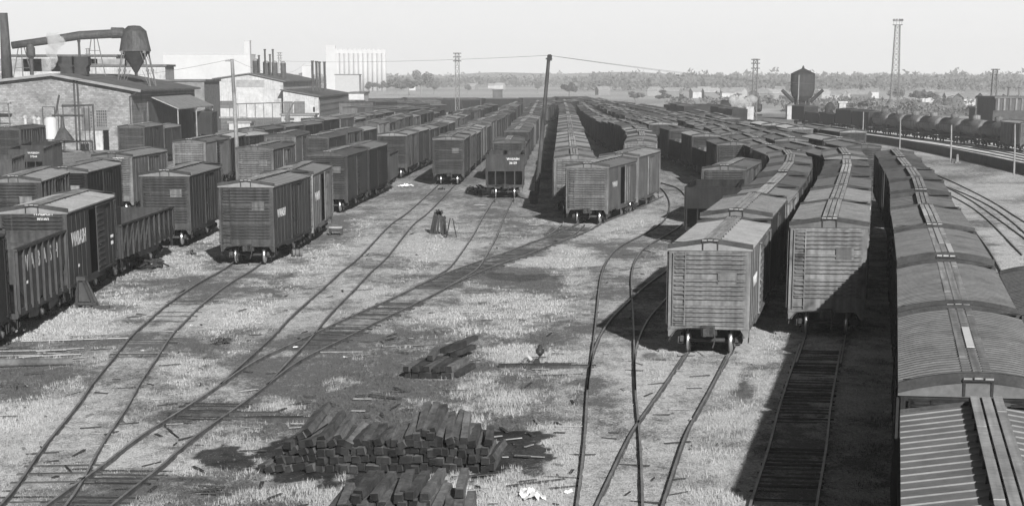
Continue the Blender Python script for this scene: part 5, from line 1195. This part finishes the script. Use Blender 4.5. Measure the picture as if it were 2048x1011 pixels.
# front pile cut by the bottom of the picture
c0 = P(645, 1078); c1 = P(938, 1078); span = (c1-c0).length; cnt = [3, 4, 4, 5, 4, 5, 4, 5, 4, 4, 5, 4, 4, 4, 3]
for i, kk in enumerate(cnt):
    for k in range(kk):
        top = k == kk-1; p = c0+AX*(span*(i+.5+.3*(k % 2))/len(cnt)+random.uniform(-.03, .03)); dy = 1.35+random.uniform(-.3, .3)+(-.5 if i > 10 else 0)
        tie((p.x+math.sin(-hz)*dy, p.y+dy, .1+k*.2), (R(random.uniform(-2, 3)), random.uniform(-.06, .06), hz+R(random.uniform(-4, 4))), 'pale topped tie on the front pile at the bottom edge' if top else 'dark tie inside the front pile at the bottom edge', 'crossties of the front pile')
for i, f in enumerate((.18, .45, .52, .83)):
    p = c0+AX*(span*f); tie((p.x+.35, p.y+1.5+random.uniform(-.2, .3), .1+4*.2+.02), (0, 0, hz+R(random.uniform(-5, 5))), 'loose tie lying highest on the front pile, %s from left' % ('first', 'second', 'third', 'fourth')[i], 'crossties of the front pile')
# small neat stack
q = P(790, 756); q2 = P(905, 756); AXs = (q2-q).normalized(); sp = (q2-q).length; h2 = R(-11)
for i in range(8):
    for k in range(2 if i < 7 else 1):
        p = q+AXs*(sp*(i+.5)/8); tie((p.x+.5, p.y+1.3+random.uniform(-.15, .15), .1+k*.205), (0, 0, h2+R(random.uniform(-2, 2))), 'dark squared tie in the small low stack left of the switch stand', 'crossties of the small stack', TMK if i % 3 else TMS)
for x, y, z, a in ((865, 728, .52, -4), (905, 712, .5, -17), (925, 708, .3, -16), (928, 702, .52, -17)): p = P(x, y+18); tie((p.x, p.y+1.2, z), (0, 0, R(a)), 'long tie laid across the top of the small stack at x %d' % x if False else {865: 'pale tie lying alone on top of the small stack', 905: 'dark tie slanting off the right of the small stack', 925: 'low dark tie behind the small stack', 928: 'dark tie highest at the far right of the small stack'}[int(x)], 'crossties of the small stack', TMS if x == 865 else TMK)
for k, (x, y, a, lb) in enumerate([(520, 840, -86, 'half-buried tie at the right end of the diagonal track gap'), (470, 832, -84, 'sunken dark tie under the diagonal track'), (570, 842, -88, 'flat plank tie lying right of the diagonal track'), (1120, 737, -88, 'long head tie leading to the switch stand'), (1070, 733, -87, 'long head tie under the switch stand')]):
    p = P(x, y); tie((p.x, p.y, .04), (0, 0, R(a)), lb, None, TMK, 1.0)
def item(name, label, cat, px, py, mb, mt_, rz=0.0, group=None, z=0.0):
    p = P(px, py); o = link(name, mb.mesh(name, mt_), None, (p.x, p.y, z)); o.rotation_euler = (0, 0, rz); return tag(o, label, cat, group)
# switch stand
p = P(1079, 732); t = thing('switch_stand', 'black switch stand with round target beside the tracks', 'switch stand', p); t.scale = (.75, .75, .72)
part('base', MB().box(-.38, .1, -.2, .2, 0, .1).prism([(-.3, .1), (.05, .1), (-.02, .35), (-.22, .35)], -.13, .13), IRON, t)
part('mast', MB().tube([(-.1, 0, .3), (.02, 0, .45), (.02, 0, .6)], .035, 8), IRON, t); part('target', MB().lathe([(.05, .5), (.16, .62), (.17, .78), (.1, .92), (.08, 1.0), (.02, 1.05)], (.02, 0, 0), n=12).box(-.18, .22, -.02, .02, .62, .84), IRON, t); part('lamp_lens', MB().lathe([(.03, -.19), (.035, -.15)], (.02, 0, .73), 'y', 10), TRIM, t)
part('throw_lever', MB().bar((-.35, .1, .3), (-.62, .15, .62), .06, .12), mat('worn_steel', .3), t); part('switch_rod', MB().tube([(0, -.1, .08), (2.6, -.1, .08)], .03, 6), IRON, t)
# jack stand
p = P(167, 614); t = thing('jack_stand', 'tall triangular timber jack stand beside the hopper car', 'jack stand', p, R(-8)); JW = mat('stand_wood', .05, .3)
part('cap', MB().box(-.25, .2, -.2, .2, 1.15, 1.32), JW, t)
for a, b_, nm in (((-.22, -.2, 0), (-.18, -.15, 1.15), 'leg'), ((-.22, .25, 0), (-.15, .15, 1.15), 'leg'), ((.62, -.2, 0), (.12, -.1, 1.15), 'brace'), ((.62, .25, 0), (.12, .12, 1.15), 'brace')): part(nm, MB().bar(a, b_, .11), JW, t)
part('web', MB().prism([(-.2, .25), (.42, .25), (.1, 1.1), (-.18, 1.1)], -.04, .04), JW, t); part('foot_rail', MB().box(-.3, .7, -.28, -.16, .12, .24), JW, t)
for x, y, a, lb in ((125, 612, -80, 'short block left of the jack stand'), (203, 616, -88, 'flat block right of the jack stand')): item('wood_block', lb, 'block', x, y, MB().prism([(-.1, 0), (.1, 0), (.09, .12), (-.09, .12)], -.35, .35), JW, R(a))
# low trestle block, drum, draft gear stack, A-frame
p = P(672, 469); t = thing('low_trestle', 'low dark trestle stool beyond the large boxcar', 'trestle', p); part('top', MB().box(-.42, .42, -.35, .35, .42, .52), mat('worn_plank', .3), t)
for x in (-.36, .36): part('leg', MB().box(x-.06, x+.06, -.33, -.2, 0, .42), IRON, t); part('leg', MB().box(x-.06, x+.06, .2, .33, 0, .42), IRON, t)
part('crossbar', MB().box(-.36, .36, -.3, -.24, .2, .36), IRON, t)
p = P(594, 512); t = thing('drum', 'small dark drum lying beside the large boxcar', 'drum', p, R(20)); part('shell', MB().lathe([(.2, -.28), (.2, .28)], (0, 0, .2), 'x', 16), mat('rusty_drum', .1), t); part('hoop', MB().lathe([(.215, -.02), (.215, .02)], (.1, 0, .2), 'x', 16).lathe([(.215, -.02), (.215, .02)], (-.12, 0, .2), 'x', 16), IRON, t)
p = P(878, 467); t = thing('draft_gear_stack', 'dark upright heap of couplers leaning together in mid yard', 'coupler stack', p)
for k, (x0, x1, h_) in enumerate([(-.5, -.2, 1.25), (-.3, -.08, 1.4), (-.1, .02, 1.28), (.15, .12, 1.34), (.42, .3, 1.0), (.3, .2, .7)]):
    part('coupler_casting', MB().bar((x0, random.uniform(-.2, .2), 0), (x1, 0, h_), .13, .2).prism([(x1-.14, h_-.1), (x1+.02, h_-.22), (x1+.16, h_-.05), (x1+.1, h_+.13), (x1-.04, h_+.06), (x1-.1, h_+.14)], -.12, .1), IRON, t)
p = P(903, 474); t = thing('a_frame', 'thin A-frame trestle beside the coupler heap', 'trestle', p)
for x, y in ((-.32, -.3), (.32, -.3), (-.3, .35), (.3, .35)): part('leg', MB().bar((x, y, 0), (x*.25, 0, 1.15), .04), IRON, t)
part('rail', MB().bar((-.26, -.2, .3), (.26, -.2, .3), .035), IRON, t)
p = P(1070, 406); t = thing('barrel', 'dark wooden barrel at the foot of the leaning pole', 'barrel', p+Vector((-.1, -.6, 0))); part('staves', MB().lathe([(.3, 0), (.36, .45), (.31, .95)], n=18), mat('barrel_wood', .07), t); part('hoop', MB().lathe([(.35, .2), (.355, .26)], n=18).lathe([(.35, .7), (.34, .76)], n=18), IRON, t)
# iron junk heaps
def junk(px, py, wd, label, seed, n=16, hh=.35):
    r = random.Random(seed); m = MB()
    for i in range(n):
        a = r.uniform(0, 6.3); c = Vector((r.gauss(0, wd*.3), r.gauss(0, wd*.4), r.uniform(.03, hh))); L_ = r.uniform(.2, .6)*wd*.6; d = Vector((math.cos(a), math.sin(a), r.uniform(-.25, .35)))*L_; q = c-d; q.z = max(.02, q.z); e_ = c+d; e_.z = max(.03, e_.z)
        if i % 4 == 0: m.tube([q, c+Vector((0, 0, .1)), e_], r.uniform(.03, .05), 6)
        elif i % 4 == 1: m.bar(q, e_, r.uniform(.08, .2), .04)
        elif i % 4 == 2: m.lathe([(r.uniform(.1, .2), -.04), (r.uniform(.1, .2), .04)], c, r.choice('xz'), 10)
        else: m.bar(q, e_, .07)
    item('scrap_heap', label, 'scrap heap', px, py, m, mat('scrap_iron', .045, .5, 2), 0, 'scrap iron heaps')
junk(300, 535, 1.6, 'tangled scrap iron heap beside the braced gondola', 1, 26, .4); junk(955, 388, 1.0, 'scrap heap left of the barred hopper', 2, 22, .8); junk(882, 372+8, .5, 'small scrap by the squarely facing boxcar track', 3, 8, .15); junk(440, 686, .6, 'dark bent metal frame lying by the left track', 4, 8, .2); junk(1305, 398, .9, 'bright scrap by the curve of the track', 8, 8, .2)
junk(384, 508, .5, 'small iron scrap beyond the tangled heap', 9, 7, .12); junk(737, 366, .0+.7, 'scrap under the low hopper row', 10, 7, .15); junk(1030, 350, .5, 'scrap between hopper and pole', 12, 8, .2)
PALEW = mat('bleached_wood', .3, .2); 
t = item('log', 'dark round timber lying at the left edge', 'timber', 68, 732, MB().tube([(-1.35, 0, .14), (1.3, .25, .12)], [.15, .11], 12), mat('log_bark', .1, .4), R(6))
BD = [(150, 680, 4.0, 14, 'long bleached plank lying highest in the board litter'), (60, 702, 2.6, 8, 'bleached board left in the litter by the round timber'), (100, 712, 2.2, 20, 'split bleached board crossing the litter'), (120, 700, 1.8, 30, 'short bleached board standing out of the litter'), (150, 721, 1.7, 2, 'dark board beyond the round timber end'), (30, 712, 2.0, 5, 'pale board at the far left of the litter'), (412, 661, 1.0, 35, 'dark plank lying between the left tracks'), (200, 672, 2.2, 12, 'thin pale stick above the left track'), (110, 708, 1.4, -20, 'pale slat lying crosswise in the litter'), (850, 690, 3.4, 22, 'thin rod lying behind the small tie stack'), (940, 722, 1.6, 50, 'thin lath right of the small tie stack'), (565, 597, 1.6, 6, 'thin board in the dirt below the drum'), (520, 572, .9, 20, 'broken board below the large boxcar'), (1160, 487, 1.2, -2, 'dark board beside the diagonal track end')]
for k, (x, y, L_, a, lb) in enumerate(BD):
    dark = 'dark' in lb or 'thin' in lb; item('board', lb, 'board', x, y, MB().prism([(-L_/2, .015), (L_/2, .03), (L_/2, .055), (-L_/2, .045)], -.045, .045), WOOD if dark else PALEW, R(a))
r = random.Random(77)
def sheet(px, py, wd, dp, label, seed, mt_=WHT, hgt=.12):
    rr_ = random.Random(seed); n = 7; v = []
    for i in range(n+1):
        for j in range(n+1):
            u, w_ = i/n-.5, j/n-.5; edge = 1-.35*rr_.random()*(abs(u)+abs(w_)); v.append((u*wd*edge, w_*dp*edge, .02+hgt*rr_.random()*(1-abs(u)-abs(w_)*.5)))
    m = MB(); m.add(v, [(i*(n+1)+j, (i+1)*(n+1)+j, (i+1)*(n+1)+j+1, i*(n+1)+j+1) for i in range(n) for j in range(n)]); item('rag', label, 'rag', px, py, m, mt_, rr_.uniform(-.5, .5))
RAG = mat('white_cloth', .75, .12, 3)
sheet(1062, 992, .62, 1.5, 'crumpled white cloth at the bottom edge right of the ties', 3, RAG, .22); sheet(1136, 986, .22, .4, 'scrap of white paper near the bottom edge', 4, RAG); sheet(1381, 842, .13, .3, 'small white paper by the rail near the sunlit boxcar track', 5, RAG); sheet(810, 373, .8, 2.6, 'white sheet lying beyond the gap in the boxcars', 6, RAG, .3); sheet(960, 410, 1.0, 1.2, 'white spill on the ground below the barred hopper', 7, RAG, .02)
for k, (x, y) in enumerate([(590, 695), (505, 622), (690, 715), (285, 702), (382, 651), (742, 388), (884, 475)]): sheet(x, y, .14, .3, 'tiny white scrap lying %s' % ('beside the diagonal track', 'in the dirt left of the buried track', 'below the diagonal track', 'between the rails of the left track', 'beside the right rail of the left track', 'at the edge of the boxcar shadow', 'at the foot of the coupler heap')[k], 30+k, RAG, .05)
# clods, cinders and weed stalks scattered over the yard
n = 6000; rg = np.random.default_rng(5); yy = 1/(rg.random(n)*(1/38-1/150)+1/150); xx = (rg.uniform(-20, 2068, n)-CX)*(yy*cT+HC*sT)/F_PX; sz = rg.uniform(.012, .045, n)*(1+(rg.random(n) > .97)*1.5)
m = np.array([(1, 0, 0), (0, 1, 0), (-1, 0, 0), (0, -1, 0), (0, 0, 1)]); V = (m[None]*sz[:, None, None]*rg.uniform(.6, 1.3, (n, 5, 3)))+np.stack([xx, yy, np.full(n, -.01)], 1)[:, None, :]
f = np.array([(0, 1, 4), (1, 2, 4), (2, 3, 4), (3, 0, 4)]); Fc = (f[None]+5*np.arange(n)[:, None, None]).reshape(-1, 3)
tag(link('cinders', np_mesh('cinders', V.reshape(-1, 3), Fc, mat('cinder', .09, .5, 3, rnd=0))), 'scattered cinders and clods over the yard', 'cinders', kind='stuff')
# splinters, bark and rags of every size trodden into the dirt
rg = np.random.default_rng(15); m = MB()
for i in range(420):
    yy = 1/(rg.random()*(1/40-1/150)+1/150); xx = (rg.uniform(0, 1400)-CX)*(yy*cT+HC*sT)/F_PX; a = rg.uniform(-.6, .6)+(math.pi/2 if rg.random() < .3 else 0); L_ = rg.uniform(.08, .45)*(2 if rg.random() < .08 else 1); wd_ = rg.uniform(.015, .05); d = Vector((math.cos(a), math.sin(a), rg.uniform(-.03, .08)))*L_; c = Vector((xx, yy, .05))
    m.cur = 0 if rg.random() < .72 else 1; m.bar(c-d, c+d, wd_*2, .025)
tag(link('litter', m.mesh('litter', mat('dark_splinter', .05, .5, 2, rnd=0), mat('pale_splinter', .24, .4, 2, rnd=0))), 'splinters and litter trodden into the yard dirt', 'litter', kind='stuff')
# ------------------------------------------------------------------ haze
hz_ = MB().box(-1800, 1800, -70, 3750, -1.5, 64).mesh('haze', D.materials.new('haze')); hm_ = hz_.materials[0]; hm_.use_nodes = True; ht = hm_.node_tree; ht.nodes.remove(ht.nodes['Principled BSDF'])
hv = nn(ht, 'ShaderNodeVolumePrincipled'); hv.inputs['Density'].default_value = .00025; hv.inputs['Color'].default_value = (.97, .97, .97, 1); hv.inputs['Anisotropy'].default_value = 0.0
ht.links.new(hv.outputs[0], ht.nodes['Material Output'].inputs['Volume'])
tag(link('haze', hz_), 'pale haze over the whole yard', 'haze', kind='stuff')
